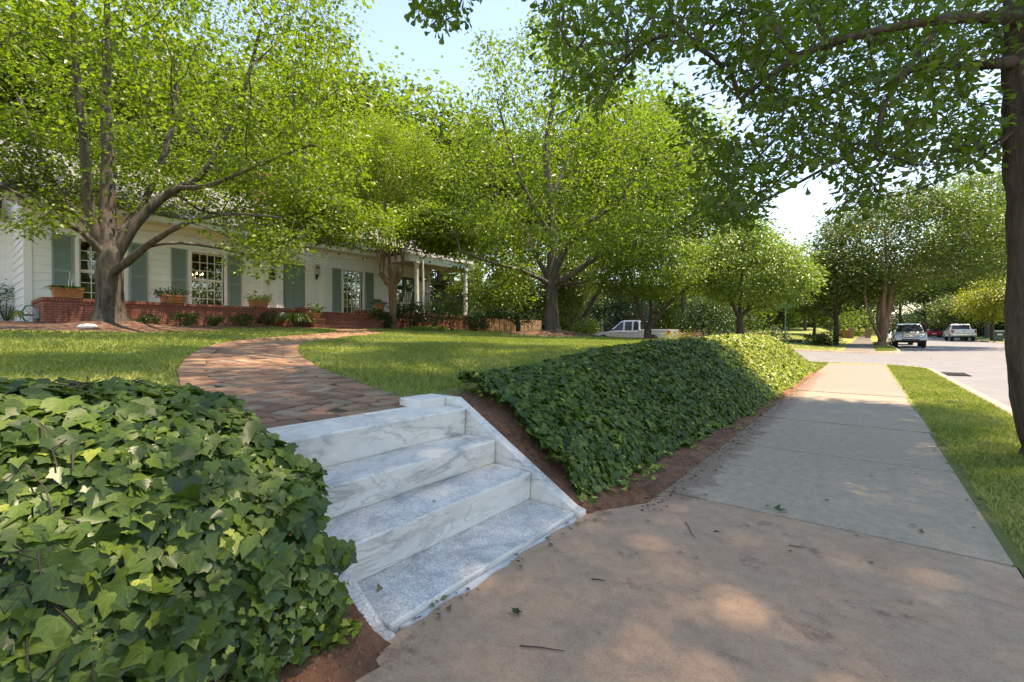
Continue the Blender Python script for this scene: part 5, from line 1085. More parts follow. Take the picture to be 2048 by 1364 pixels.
def hanging(label, c):
    t = thing('hanging_fern', label, 'hanging fern', c, 'hanging ferns under the porch roof'); mb = MB(); mb.lathe([(.06, -.2), (.14, -.12), (.18, 0), (.16, 0)], c, 14); mb.build('basket', m_plain('coir', (.16, .09, .05), .95, var=.3, scale=30), t)
    mb = MB()
    for k in range(3): a = k * 2.1; mb.tube([(c[0] + .16 * math.cos(a), c[1] + .16 * math.sin(a), c[2]), (c[0], c[1], c[2] + .5), (c[0], c[1], 4.80)], .004, 4)
    mb.build('hanger', BLACK, t); V, F, r = arching(np.array(c), .52, .14, 90, .028, 1.9); mk('fronds', V, F, L_DARK, t, rnd=r)
hanging('first hanging fern basket beside the left porch column', (-17.65, 15.15, 3.98)); hanging('lower hanging fern basket in the middle of the porch', (-18.2, 16.75, 3.75)); hanging('hanging fern basket nearest the right porch column', (-17.6, 16.75, 3.95))
# rocking chair on the porch
rc = thing('rocking_chair', 'white slatted rocking chair on the porch behind the iron railing', 'rocking chair', (-18.2, 14.35, FLOOR))
def yz(p): return (-18.2 + p[0], 14.35 + p[1], FLOOR + p[2])
mb = MB()
for k in range(6): a, b = .05 + .07 * k, .10 + .07 * k; mb.box(-18.45, -17.95, 14.05 + a, 14.05 + b, 2.46, 2.48)
mb.build('seat', TRIM, rc)
mb = MB()
for k in range(7): z = 2.55 + k * .11; x = -18.47; mb.prism([(14.45 + k * .035, z), (14.47 + k * .035, z), (14.49 + k * .035, z + .07), (14.47 + k * .035, z + .07)], 'x', -18.43, -17.97)
mb.build('backrest', TRIM, rc)
for x in (-18.47, -17.93):
    mb = MB(); mb.tube([(x, 14.43, 2.12), (x, 14.5, 2.6), (x, 14.74, 3.42)], .022, 6); mb.tube([(x, 14.0, 2.10), (x, 14.02, 2.7)], .02, 6); mb.tube([(x, 13.98, 2.7), (x, 14.55, 2.72)], .022, 6); mb.tube([(x, 13.8, 2.13), (x, 14.1, 2.075), (x, 14.5, 2.075), (x, 14.85, 2.14)], .02, 6); mb.build('side_frame', TRIM, rc)

def shrub(name, label, u_, v_, d_, r, h_, leafm, n_=60, size=.06, tpl=T_OVAL, group=None, at=None, per=14, strap=False):
    p = atd(u_, v_, d_) if at is None else np.array(at, float); z0 = ground_at(p[0], p[1]) if at is None else p[2]; c = (p[0], p[1], z0); t = thing(name, label, 'shrub' if 'shrub' in name or 'bush' in name else 'plant', c, group)
    if strap:
        V, F, R = arching(np.array([p[0], p[1], z0]), r, h_, n_, .022, .75); mk('foliage', V, F, leafm, t, rnd=R); return t
    mb = MB()
    for k in range(5): a = k * 1.26; mb.tube([(p[0], p[1], z0 - .02), (p[0] + r * .3 * math.cos(a), p[1] + r * .3 * math.sin(a), z0 + h_ * .35), (p[0] + r * .6 * math.cos(a), p[1] + r * .6 * math.sin(a), z0 + h_ * .75)], [.018, .013, .006], 5)
    mb.build('stems', B_TWIG, t)
    C = ell((p[0], p[1], z0 + h_ * .52), (r, r, h_ * .5), n_, .5); C[:, 2] = np.maximum(C[:, 2], z0 + .03); fl = foliage(C, per, r * .13, h_ * .09, size, tpl); mk('foliage', fl[0], fl[1], leafm, t, rnd=fl[2]); return t
shrub('flowering_shrub', 'rounded shrub with small white flowers at the left end of the house', 12, 630, 15.2, .55, 1.25, L_BLUE, 110, .06)
shrub('leafy_shrub', 'leafy shrub against the brick wall just left of the maple trunk', 160, 640, 12.9, .38, .75, L_SHRUB, 60, .06)
BED = 'low plants in the bed along the terrace'
for lab, u_, v_, d_, r, h_, m_ in (('low green plant in the bed right of the maple trunk', 295, 650, 13.0, .3, .3, L_SHRUB), ('wide low plant in the bed below the second window', 372, 655, 13.6, .42, .4, L_FERN), ('small tuft of green in the bed below the shutter of the second window', 430, 658, 14.4, .26, .3, L_SHRUB), ('dark low plant in the bed below the third planter', 486, 655, 15.2, .36, .42, L_FERN), ('small dark conifer like plant left of the strap leaved clump', 534, 650, 15.9, .3, .55, L_DARK)):
    shrub('bed_plant', lab, u_, v_, d_, r, h_, m_, 40, .06, group=BED)
shrub('daylily_clump', 'big clump of bright strap leaves left of the brick stairs', 590, 655, 16.6, .85, .75, L_LIME, 150, strap=True)
shrub('dark_shrub', 'dark glossy shrub below the downspout of the porch', 822, 655, 20.3, .75, 1.15, L_DARK, 110, .09)
shrub('dark_shrub', 'dark broad leaved shrub between the stairs and the crape myrtle', 760, 655, 19.3, .5, .75, L_DARK, 70, .09)
shrub('variegated_shrub', 'loose grey green shrub against the railing beside the porch column', 868, 640, 20.6, .6, 1.45, L_BLUE, 90, .07)
shrub('climbing_shrub', 'green shrub climbing the porch railing near the right column', 902, 640, 21.2, .7, 1.6, L_SHRUB, 100, .08)
shrub('dark_shrub', 'dark shrub at the right corner of the brick terrace', 952, 658, 22.0, .6, .9, L_DARK, 70, .09)
shrub('hosta_edging', 'row of pale low plants edging the bed below the porch', 848, 663, 19.6, 1.1, .22, L_LIME, 60, .09)
shrub('grass_tuft', 'yellowish tuft of grass at the left corner of the brick wall', 84, 648, 13.4, .3, .38, L_GOLD, 60, strap=True)
shrub('iris_clump', 'clump of upright yellow green leaves by the hose reel', 44, 650, 14.0, .35, .6, L_GOLD, 50, strap=True)
shrub('hydrangea_bush', 'pale green hydrangea bush at the edge of the mulch island left of the pickup', 1170, 664, 21.5, .75, 1.0, L_LIME, 90, .1)
shrub('golden_bush', 'small yellow bush behind the tail of the silver pickup', 1357, 668, 25, .95, 1.3, L_GOLD, 90, .08)
shrub('bronze_bush', 'rounded bronze pink bush right of the yellow bush', 1392, 668, 24, 1.0, 1.25, L_PURPLE, 110, .08)
shrub('weeping_shrub', 'broad dark weeping shrub with golden tips behind the light green tree', 1432, 672, 33, 2.6, 3.1, L_DARK, 260, .15)
shrub('conifer_bush', 'dark bushy evergreen beside the green sign post', 1538, 672, 21, .9, 1.7, L_DARK, 150, .09)
shrub('leafy_bush', 'pale leafy bush at the foot of the light green tree', 1500, 672, 19.5, .6, .8, L_BLUE, 70, .09)
shrub('clipped_bush', 'low clipped green bush left of the dark street tree trunk', 1632, 684, 36.5, .85, 1.0, L_FERN, 110, .1)
shrub('clipped_bush', 'dark clipped bush against the dark street tree trunk', 1656, 684, 36, .9, 1.15, L_DARK, 120, .1)
for lab, u_ in (('left one of two small dark brown plants on the far lawn by the sign post', 1586), ('right one of two small dark brown plants on the far lawn by the sign post', 1598)):
    shrub('bronze_plant', lab, u_, 684, 38, .22, .35, L_PURPLE, 24, .07, group='two brown plants on the far lawn')
# hose reel at the terrace end
hr = thing('hose_reel', 'coiled green garden hose hanging at the left end of the brick terrace', 'garden hose', (-18.2, 1.55, 1.3)); mb = MB()
mb.tube([(-18.2 + .05 * math.sin(k * .9) + RNG.normal(0, .02), 1.56 + .16 * math.cos(k * .7), 1.68 + .26 * math.sin(k * .7)) for k in range(60)], .017, 6); mb.tube([(-18.1, 1.5, 1.5), (-17.9, 1.4, 1.35), (-17.5, 1.5, 1.33), (-17.2, 1.3, 1.3)], .017, 6); mb.build('hose', m_plain('green_hose', (.03, .16, .10), .4), hr)
mb = MB(); mb.box(-18.45, -17.9, 1.62, 1.715, 1.55, 1.85); mb.tube([(-18.2, 1.7, 1.68), (-18.2, 1.42, 1.68)], .05, 10); mb.build('hanger', m_plain('hose_bracket', (.25, .27, .27), .5, .3), hr, bevel=.01)
rk = MB(); rk.lathe([(.02, 0), (.20, .01), (.22, .05), (.14, .10), (.03, .12)], (0, 0, 0), 9, 'z', .6); o = rk.build('stone', m_plain('pale_stone', (.62, .6, .55), .9, var=.15)); p = atd(176, 694, 10.2); o.location = (p[0], p[1], ground_at(p[0], p[1]) - .01); o.rotation_euler = (0, 0, .8); tag(o, 'flat white stone lying on the lawn below the maple', 'stone')
o = MB().lathe([(.13, -.02), (.13, .02), (.06, .05), (.02, .05)], (TX + .03, 8.0, 1.83), 16, 'x').build('flood_light', m_plain('lens_grey', (.4, .42, .44), .3, .3)); tag(o, 'small round light fixed to the brick wall left of the stairs', 'light')
# ------------------------------------------------------------------ vehicles (built nose along +x, wheels on z = 0)
def lerp_hw(z, zb, zt, wb, wt): return wb + (wt - wb) * (z - zb) / (zt - zb)
def wheel(t, x, y, r=.37, w=.24):
    s = 1 if y > 0 else -1; mb = MB(); mb.lathe([(r * .62, -w / 2), (r * .9, -w / 2), (r, -w * .32), (r, w * .32), (r * .9, w / 2), (r * .62, w / 2)], (x, y, r), 28, 'y'); wh = mb.build('wheel', RUBBER, t, world=False)
    mb = MB(); mb.lathe([(r * .64, s * w * .30), (r * .60, s * w * .44), (r * .5, s * w * .36), (r * .16, s * w * .42), (.02, s * w * .46)], (x, y, r), 24, 'y')
    mb.build('rim', m_plain('alloy', (.42, .43, .44), .3, .9) if 'alloy' not in bpy.data.materials else bpy.data.materials['alloy'], wh, world=False)
    mb = MB()
    for k in range(5):
        a = k * 1.2566; mb.prism([(x + r * .2 * math.cos(a + .35), r + r * .2 * math.sin(a + .35)), (x + r * .52 * math.cos(a + .45), r + r * .52 * math.sin(a + .45)), (x + r * .52 * math.cos(a + .85), r + r * .52 * math.sin(a + .85))], 'y', y + s * w * .40, y + s * w * .455)
    mb.build('rim_gap', BLACK, wh, world=False)
def arch(xc, r, zc, zb, n_=9):
    a0 = math.asin(max(-1, (zb - zc) / r)); return [(xc + r * math.cos(a), zc + r * math.sin(a)) for a in np.linspace(a0, math.pi - a0, n_)]
def cabin(t, prof, zb, zt, wb, wt, paint, name='cab'):
    V = []; n_ = len(prof)
    for s in (1, -1): V += [(x, s * lerp_hw(z, zb, zt, wb, wt), z) for x, z in prof]
    mb = MB(); mb.add(V, [list(range(n_)), list(range(n_, 2 * n_))[::-1]] + [(i, n_ + i, n_ + (i + 1) % n_, (i + 1) % n_) for i in range(n_)])
    return mb.build(name, paint, t, bevel=.03, world=False)
def side_glass(t, poly, hw, name='side_window'):
    for s in (1, -1):
        mb = MB(); k = len(poly); V = [(x, s * (hw(z) + .006), z) for x, z in poly] + [(x, s * (hw(z) - .02), z) for x, z in poly]
        mb.add(V, [list(range(k)), list(range(k, 2 * k))[::-1]] + [(i, (i + 1) % k, k + (i + 1) % k, k + i) for i in range(k)]); mb.build(name, CARGLASS, t, world=False)
def end_glass(t, x0, z0, x1, z1, w0, w1, out, name):
    n_ = np.array([abs(z1 - z0), abs(x1 - x0)]); n_ = n_ / np.linalg.norm(n_) * .008; dx, dz = out * n_[0], n_[1]
    mb = MB(); V = [(x0 + dx, -w0, z0 + dz), (x0 + dx, w0, z0 + dz), (x1 + dx, w1, z1 + dz), (x1 + dx, -w1, z1 + dz)]; V += [(a - out * .03, b, c - .01) for a, b, c in V]
    mb.add(V, [(0, 1, 2, 3), (7, 6, 5, 4), (0, 4, 5, 1), (1, 5, 6, 2), (2, 6, 7, 3), (3, 7, 4, 0)]); mb.build(name, CARGLASS, t, world=False)
def pickup(name, label, loc, rotz, col, sc=1.0, group=None, high=0.0, metal=.4, dark_bumper=False):
    p = m_paint(name + '_paint_' + str(len(bpy.data.materials)), col, .28, metal); t = thing(name, label, 'pickup', loc, group, rotz); t.scale = (sc, sc, sc); h = high
    W2 = .92; xf, xr, r = 1.62, -1.68, .45; zb = .40 + h
    prof = [(-2.62, .52 + h), (-2.62, 1.16 + h), (-.78, 1.15 + h), (-.70, 1.06 + h), (1.02, 1.07 + h), (1.25, 1.05 + h), (2.3, .97 + h), (2.52, .88 + h), (2.58, .60 + h), (2.45, zb + .02)] + arch(xf, r, .40 + h * .4, zb) + arch(xr, r, .40 + h * .4, zb) + [(-2.5, zb)]
    mb = MB(); mb.prism(prof, 'y', -W2, W2); mb.build('body', p, t, bevel=.045, world=False)
    mb = MB(); mb.box(-2.5, -.86, -.80, .80, 1.12 + h, 1.162 + h); mb.build('bed_liner', RUBBER, t, world=False)
    cp = [(-.80, 1.05 + h), (-.72, 1.66 + h), (-.55, 1.745 + h), (.3, 1.745 + h), (.52, 1.70 + h), (1.22, 1.06 + h)]; zt = 1.745 + h; hw = lambda z: lerp_hw(z, 1.05 + h, zt, .88, .68)
    cabin(t, cp, 1.05 + h, zt, .88, .68, p)
    side_glass(t, [(.30, 1.12 + h), (1.02, 1.12 + h), (.52, 1.60 + h), (.32, 1.66 + h)][0:4], hw); side_glass(t, [(-.28, 1.12 + h), (.20, 1.12 + h), (.22, 1.665 + h), (-.24, 1.665 + h)], hw); side_glass(t, [(-.72, 1.14 + h), (-.38, 1.12 + h), (-.36, 1.66 + h), (-.56, 1.66 + h), (-.65, 1.58 + h)], hw)
    end_glass(t, 1.16, 1.12 + h, .58, 1.65 + h, .80, .64, 1, 'windshield'); end_glass(t, -.792, 1.16 + h, -.722, 1.64 + h, .72, .62, -1, 'rear_window')
    mb = MB(); mb.box(2.50, 2.60, -.45, .45, .70 + h, .90 + h); mb.build('grille', BLACK, t, world=False, bevel=.02)
    mb = MB()
    for z in (.72, .79, .865): mb.box(2.58, 2.615, -.43, .43, z + h, z + h + .022)
    mb.lathe([(.0, -.01), (.06, 0), (.07, .02), (.05, .03)], (2.60, 0, .80 + h), 14, 'x'); mb.build('grille_bars', CHROME, t, world=False)
    for s in (1, -1):
        mb = MB(); mb.add([(2.53, s * .50, .72 + h), (2.42, s * .90, .74 + h), (2.28, s * .915, .93 + h), (2.46, s * .50, .92 + h), (2.2, s * .5, .72 + h), (2.2, s * .9, .74 + h), (2.1, s * .9, .93 + h), (2.2, s * .5, .92 + h)], [(0, 1, 2, 3), (4, 5, 6, 7), (0, 4, 5, 1), (1, 5, 6, 2), (2, 6, 7, 3), (3, 7, 4, 0)])
        mb.v = [(a + .065, b * 1.004, c) for a, b, c in mb.v]; mb.build('headlight', LAMP_W, t, world=False)
        mb = MB(); mb.box(-2.66, -2.58, s * .76 - .0 if s > 0 else -.93, .93 if s > 0 else -.76, .78 + h, 1.08 + h); mb.box(-2.58, -2.50, s * .922 - .004, s * .922 + .012, .78 + h, 1.08 + h); mb.build('taillight', LAMP_R, t, world=False, bevel=.01)
        mb = MB(); mb.box(1.0, 1.12, s * .92, s * 1.06, 1.10 + h, 1.28 + h); mb.tube([(1.04, s * .86, 1.12 + h), (1.06, s * .98, 1.16 + h)], .025, 6); mb.build('mirror', BLACK, t, world=False, bevel=.02)
        for a_, b_ in ((.36, .56), (.02, .14)): MB().box(a_, b_, s * .925 - .01, s * .925 + .022, .96 + h, .99 + h).build('door_handle', BLACK, t, world=False)
        mb = MB()
        for xx in (1.12, .26, -.36, -.76): mb.box(xx - .005, xx + .005, s * .917, s * .9225, .50 + h, 1.05 + h)
        mb.build('door_seam', BLACK, t, world=False)
        mb = MB(); rr = [(xf + (r + .05) * math.cos(a), .40 + h * .4 + (r + .05) * math.sin(a)) for a in np.linspace(.05, math.pi - .05, 14)]; ri = [(xf + r * math.cos(a), .40 + h * .4 + r * math.sin(a)) for a in np.linspace(math.pi - .05, .05, 14)]
        mb.prism(rr + ri, 'y', s * .915, s * .955); mb.build('fender_flare', p, t, world=False); mb = MB(); mb.prism([(a - xf + xr, b) for a, b in rr + ri], 'y', s * .915, s * .955); mb.build('fender_flare', p, t, world=False)
    bm_ = RUBBER if dark_bumper else CHROME
    mb = MB(); mb.box(2.5, 2.70, -.90, .90, .44 + h, .64 + h); mb.build('front_bumper', p, t, world=False, bevel=.05)
    mb = MB(); mb.box(2.66, 2.72, -.5, .5, .46 + h, .56 + h); mb.build('air_intake', BLACK, t, world=False, bevel=.01)
    mb = MB(); mb.box(-2.82, -2.62, -.90, .90, .48 + h, .66 + h); mb.build('rear_bumper', bm_, t, world=False, bevel=.03)
    mb = MB(); mb.box(-2.645, -2.615, -.72, .72, .70 + h, 1.12 + h); mb.build('tailgate', p, t, world=False, bevel=.015)
    mb = MB(); mb.box(-2.66, -2.64, -.12, .12, .93 + h, .99 + h); mb.build('tailgate_handle', BLACK, t, world=False)
    mb = MB(); mb.box(-2.45, 2.4, -.70, .70, .28 + h, .50 + h); mb.build('chassis', RUBBER, t, world=False)
    for x in (xf, xr):
        for y in (.80, -.80): wheel(t, x, y, .37 + h * .25)
    return t
def car(name, label, loc, rotz, col, sc=1.0):
    p = m_paint(name + '_paint_' + str(len(bpy.data.materials)), col, .25, .2); t = thing(name, label, 'car', loc, None, rotz); t.scale = (sc, sc, sc)
    xf, xr, r = 1.35, -1.3, .36; zb = .24
    prof = [(-2.15, .42), (-2.2, .78), (-2.05, .92), (-1.55, .97), (.85, .95), (1.9, .78), (2.15, .62), (2.15, .34), (2.0, zb)] + arch(xf, r, .32, zb) + arch(xr, r, .32, zb) + [(-2.0, zb)]
    mb = MB(); mb.prism(prof, 'y', -.88, .88); mb.build('body', p, t, bevel=.07, seg=3, world=False)
    hw = lambda z: lerp_hw(z, .93, 1.38, .80, .60); cabin(t, [(-1.65, .93), (-1.0, 1.33), (-.75, 1.385), (.05, 1.385), (.25, 1.34), (1.0, .93)], .93, 1.38, .80, .60, p)
    side_glass(t, [(-1.25, 1.0), (.78, 1.0), (.2, 1.30), (-.05, 1.33), (-.75, 1.33), (-.95, 1.28)], hw); end_glass(t, .95, .98, .28, 1.32, .72, .56, 1, 'windshield'); end_glass(t, -1.58, .98, -1.02, 1.31, .72, .56, -1, 'rear_window')
    for s in (1, -1):
        mb = MB(); mb.box(-2.235, -2.1, s * .52 if s > 0 else -.86, .86 if s > 0 else s * .52, .68, .82); mb.build('taillight', LAMP_R, t, world=False, bevel=.02)
        mb = MB(); mb.box(2.02, 2.14, s * .52 if s > 0 else -.84, .84 if s > 0 else s * .52, .58, .70); mb.build('headlight', LAMP_W, t, world=False, bevel=.03)
        mb = MB(); mb.box(.62, .74, s * .84, s * .98, .98, 1.10); mb.build('mirror', p, t, world=False, bevel=.02)
    mb = MB(); mb.box(-2.225, -2.15, -.26, .26, .55, .66); mb.build('number_plate', TRIM, t, world=False)
    mb = MB(); mb.box(-2.23, -2.05, -.84, .84, .30, .40); mb.box(2.06, 2.17, -.5, .5, .34, .48); mb.build('lower_trim', BLACK, t, world=False, bevel=.01)
    for x in (xf, xr):
        for y in (.76, -.76): wheel(t, x, y, .32, .21)
    return t
rz_ = lambda x, y: float(roadz(x, y))
pickup('silver_pickup', 'silver extended cab pickup parked across the side street behind the lawn', (-12.55, 29.4, rz_(-12.5, 29.4) - .02), math.pi, (.50, .51, .54), 1.07)
pickup('parked_pickup', 'grey green pickup facing the camera beside the large crape myrtle', (2.72, 48.9, rz_(2.7, 48.9)), -math.pi / 2, (.36, .40, .40), 1.03, None, .10, dark_bumper=True)
pickup('white_pickup', 'white pickup seen from behind, parked at the right side of the street', (8.75, 75.2, rz_(8.7, 75)), math.pi / 2 + .03, (.80, .81, .83), 1.10, None, .08, metal=.05)
car('white_car', 'white car half hidden behind the grey green pickup', (2.55, 56.5, rz_(2.5, 56)), -math.pi / 2, (.72, .73, .75))
car('red_car', 'small red car parked far up the street before the white pickup', (9.1, 106, rz_(9, 106)), math.pi / 2, (.55, .02, .02), 1.05)
def bin_(label, loc, sc=1.0):
    G = bpy.data.materials.get('bin_plastic') or m_plain('bin_plastic', (.025, .07, .06), .5, var=.1); t = thing('wheeled_bin', label, 'bin', loc, 'green wheeled bins at the kerb'); t.scale = (sc,) * 3
    mb = MB(); mb.add([(-.24, -.24, .06), (.24, -.24, .06), (.24, .24, .06), (-.24, .24, .06), (-.31, -.30, .98), (.31, -.30, .98), (.31, .30, .98), (-.31, .30, .98)], [(0, 3, 2, 1), (0, 1, 5, 4), (1, 2, 6, 5), (2, 3, 7, 6), (3, 0, 4, 7), (4, 5, 6, 7)]); mb.box(-.33, .33, -.32, .32, .93, .985); mb.build('body', G, t, bevel=.02, world=False)
    mb = MB(); mb.prism([(-.35, .99), (.36, .99), (.34, 1.04), (.1, 1.09), (-.3, 1.06)], 'x', -.34, .34); mb.build('lid', G, t, bevel=.015, world=False)
    mb = MB(); mb.tube([(-.25, .33, .93), (-.25, .42, .97), (.25, .42, .97), (.25, .33, .93)], .018, 6); mb.build('handle', G, t, world=False)
    for x in (-.26, .26): mb = MB(); mb.lathe([(.03, -.03), (.12, -.03), (.12, .03), (.03, .03)], (x, .24, .12), 14, 'x'); mb.build('wheel', RUBBER, t, world=False)
    mb = MB(); mb.box(-.16, .16, -.305, -.28, .62, .78); mb.build('label_plate', m_plain('pale_plastic', (.45, .48, .47), .5), t, world=False)
p = atd(1998, 686, 45.5); bin_('green wheeled bin standing at the far kerb beside the oak trunk', (p[0], p[1], rz_(9.9, p[1]) + .1), 1.05)
p = atd(1891, 674, 70); bin_('green wheeled bin just left of the white pickup', (p[0], p[1], rz_(8, p[1])), 1.15)

# ------------------------------------------------------------------ street furniture, fence, far wall, neighbour
GREENP = m_plain('green_post', (.06, .12, .10), .5, .3); ALU = m_plain('grey_steel', (.32, .34, .35), .4, .6)
p = atd(1570, 688, 30); z0 = ground_at(p[0], p[1]); t = thing('street_sign_post', 'tall thin green street sign post at the far corner of the side street', 'sign post', (p[0], p[1], z0))
mb = MB(); mb.tube([(p[0], p[1], z0 - .1), (p[0], p[1], z0 + 3.0)], .04, 8); mb.build('post', GREENP, t)
mb = MB(); mb.box(p[0] - .4, p[0] + .4, p[1] - .006, p[1] + .006, z0 + 2.72, z0 + 2.9); mb.build('sign_blade', m_plain('sign_green', (.03, .20, .12), .4), t, bevel=.004); mb = MB(); mb.box(p[0] - .006, p[0] + .006, p[1] - .4, p[1] + .4, z0 + 2.92, z0 + 3.1); mb.build('sign_blade', bpy.data.materials['sign_green'], t, bevel=.004)
p = atd(1853, 648, 98); t = thing('stop_sign', 'red octagonal stop sign far up the street between the pickups', 'sign', (p[0], p[1], p[2] - 2.3)); mb = MB(); mb.tube([(p[0], p[1] + .03, p[2] - 2.6), (p[0], p[1] + .03, p[2] + .5)], .04, 6); mb.build('post', ALU, t)
def octo(r): return [(p[0] + r * math.cos(math.pi / 8 + k * math.pi / 4), p[2] + r * math.sin(math.pi / 8 + k * math.pi / 4)) for k in range(8)]
mb = MB(); mb.prism(octo(.56), 'y', p[1] - .012, p[1] - .004); pl = mb.build('plate', m_plain('sign_white', (.75, .75, .74), .4, var=.02), t); mb = MB(); mb.prism(octo(.51), 'y', p[1] - .02, p[1] - .0125); mb.build('red_face', m_plain('sign_red', (.55, .02, .03), .4, var=.04), pl)
fc = bpy.data.curves.new('lettering', 'FONT'); fc.body = 'STOP'; fc.size = .40; fc.align_x = 'CENTER'; fc.align_y = 'CENTER'; fc.extrude = .002; fo = bpy.data.objects.new('lettering', fc); COL.objects.link(fo); fc.materials.append(bpy.data.materials['sign_white']); fo.parent = pl; fo.location = np.array([p[0], p[1] - .024, p[2]]) - chain_loc(pl); fo.rotation_euler = (math.pi / 2, 0, 0); lm = bpy.data.meshes.new_from_object(fo); lo = bpy.data.objects.new('lettering', lm); COL.objects.link(lo); lo.parent = pl; lo.location = fo.location; lo.rotation_euler = fo.rotation_euler; bpy.data.objects.remove(fo); lo.name = 'lettering'
a, b = atd(1906, 678, 82), atd(1893, 585, 82); t = thing('utility_pole', 'leaning grey utility pole behind the white pickup', 'utility pole', a); mb = MB(); d_ = b - a; mb.tube([a - d_ * .1, a + d_ * .5, b + d_ * .2], [.19, .17, .14], 10); mb.build('pole', m_plain('weathered_pole', (.30, .28, .27), .9, var=.2), t)
c1 = a + d_ * .8; mb = MB(); mb.box(c1[0] - 1.1, c1[0] + 1.1, c1[1] - .26, c1[1] - .17, c1[2] + .6, c1[2] + .72); mb.build('crossarm', bpy.data.materials['weathered_pole'], t)
mb = MB(); mb.lathe([(.04, -.4), (.2, -.38), (.2, .3), (.05, .36)], (c1[0] - .35, c1[1] - .1, c1[2] - .7), 12); mb.build('transformer', ALU, t)
def cable(label, A, B, sag, r=.016):
    A, B = np.array(A), np.array(B); q = np.linspace(0, 1, 30); P = A + (B - A) * q[:, None]; P[:, 2] -= sag * 4 * q * (1 - q); mb = MB(); mb.tube(list(P), r, 5); o = mb.build('overhead_cable', RUBBER); tag(o, label, 'cable', 'overhead cables along the street')
cable('upper overhead cable running through the tops of the crape myrtle', atd(1892, 592, 82), atd(1390, 480, 34), .5); cable('overhead cable crossing in front of the large crape myrtle', atd(2090, 415, 30), atd(1560, 522, 46), .3); cable('lower overhead cable leading left from the leaning utility pole', atd(1896, 608, 82), atd(1700, 650, 140), .6); cable('overhead cable leading right from the leaning utility pole', atd(1894, 600, 82), atd(2120, 480, 50), .6)
# board fence
A = atd(934, 668, 26.5)[:2]; B = atd(1082, 668, 31)[:2]; fn = thing('board_fence', 'cedar board fence behind the mulch island at the end of the porch', 'fence', (*A, 1.1)); L_ = np.linalg.norm(B - A); T_ = (B - A) / L_; N_ = np.array([T_[1], -T_[0]]); mb = MB()
for k in range(int(L_ / .145)):
    q0, q1 = A + T_ * (k * .145), A + T_ * (k * .145 + .137); zt = 2.12 + RNG.normal(0, .012); o_ = N_ * RNG.normal(0, .004); V = [(*(c + o_ + N_ * s), z) for z in (.7, zt) for c in (q0, q1) for s in (0, .02)]; mb.add(V, [(0, 1, 3, 2), (4, 6, 7, 5), (0, 2, 6, 4), (1, 5, 7, 3), (0, 4, 5, 1), (2, 3, 7, 6)])
n = newmat('cedar'); r = n.attr('rnd'); c = n.ramp(n.noise(3, 6, .7, n.mapped(n.obj(), (6, 6, .5))), [(.3, (.24, .13, .06)), (.7, (.42, .26, .13))]); n.surf(Base_Color=c, Roughness=.85); mb.build('boards', n.m, fn)
mb = MB(); q0, q1 = A - N_ * .05, B - N_ * .05; mb.tube([(*q0, 1.0), (*q1, 1.0)], .04, 4); mb.tube([(*q0, 1.9), (*q1, 1.9)], .04, 4); mb.build('rail', n.m, fn)
for k in range(4): q = A + (B - A) * k / 3 - N_ * .06; mb = MB(); mb.box(q[0] - .05, q[0] + .05, q[1] - .05, q[1] + .05, .6, 2.14); mb.build('post', n.m, fn)
# low brick wall and pier by the far pavement
q0, q1 = atd(1703, 676, 66), atd(1672, 672, 70); z0 = float(rise(q0[1])); t = thing('brick_wall', 'low red brick garden wall beside the far pavement', 'wall', (q0[0], q0[1], z0)); mb = MB()
T_ = unit((q1 - q0)[:2]); N_ = np.array([T_[1], -T_[0]]) * .12; V = [(*(c[:2] + s * N_), z) for z in (z0 - .3, z0 + 1.25) for c in (q0, q1) for s in (-1, 1)]; mb.add(V, [(0, 1, 3, 2), (4, 6, 7, 5), (0, 2, 6, 4), (1, 5, 7, 3), (0, 4, 5, 1), (2, 3, 7, 6)]); mb.box(q0[0] - .25, q0[0] + .25, q0[1] - .25, q0[1] + .25, z0 - .3, z0 + 1.5); mb.build('wall', BRICK2, t)
mb = MB(); mb.box(q0[0] - .3, q0[0] + .3, q0[1] - .3, q0[1] + .3, z0 + 1.502, z0 + 1.6); mb.build('cap', M_KERB, t, bevel=.01)
q0 = atd(1737, 674, 72); z0 = float(rise(q0[1])); t = thing('brick_pier', 'small brick pier at the right of the far pavement behind the crape myrtle stems', 'pier', (q0[0], q0[1], z0)); mb = MB(); mb.box(q0[0] - .45, q0[0] + .3, q0[1] - .3, q0[1] + .3, z0 - .2, z0 + 1.35); mb.build('wall', BRICK2, t); mb = MB(); mb.box(q0[0] - .5, q0[0] + .35, q0[1] - .35, q0[1] + .35, z0 + 1.352, z0 + 1.45); mb.build('cap', M_KERB, t, bevel=.01)
# neighbour's brick house across the side street
NY = 42.0; nb = thing('brick_house', 'brick house across the side street behind the silver pickup', 'house', (-16, NY, .6)); zf = .5
mb = MB(); mb.box(-27, -18.4, NY, NY + 8, -.2, 4.2); mb.build('wall', BRICK2, nb)
mb = MB(); mb.prism([(NY - .5, 4.15), (NY + 4, 6.6), (NY + 8.5, 4.15)], 'x', -27.5, -18.0); mb.build('roof', M_ROOF, nb)
for x in (-22.9, -25.2):
    mb = MB(); mb.box(x - .62, x + .62, NY - .06, NY - .002, .9, 3.0); w = mb.build('window', TRIM, nb, bevel=.01); mb = MB()
    for i in range(2):
        for j in range(3): mb.box(x - .5 + i * .52, x - .02 + i * .52, NY - .066, NY - .061, 1.02 + j * .64, 1.6 + j * .64)
    mb.build('pane', CARGLASS, w)
mb = MB(); mb.box(-19.9, -18.8, NY - .05, NY - .002, .5, 2.7); mb.build('door', m_plain('dark_door', (.03, .025, .02), .5), nb, bevel=.01)
for x in (-18.6, -20.7): mb = MB(); mb.box(x - .09, x + .09, NY - 1.2, NY - 1.02, .3, 3.4); mb.build('porch_post', TRIM, nb)
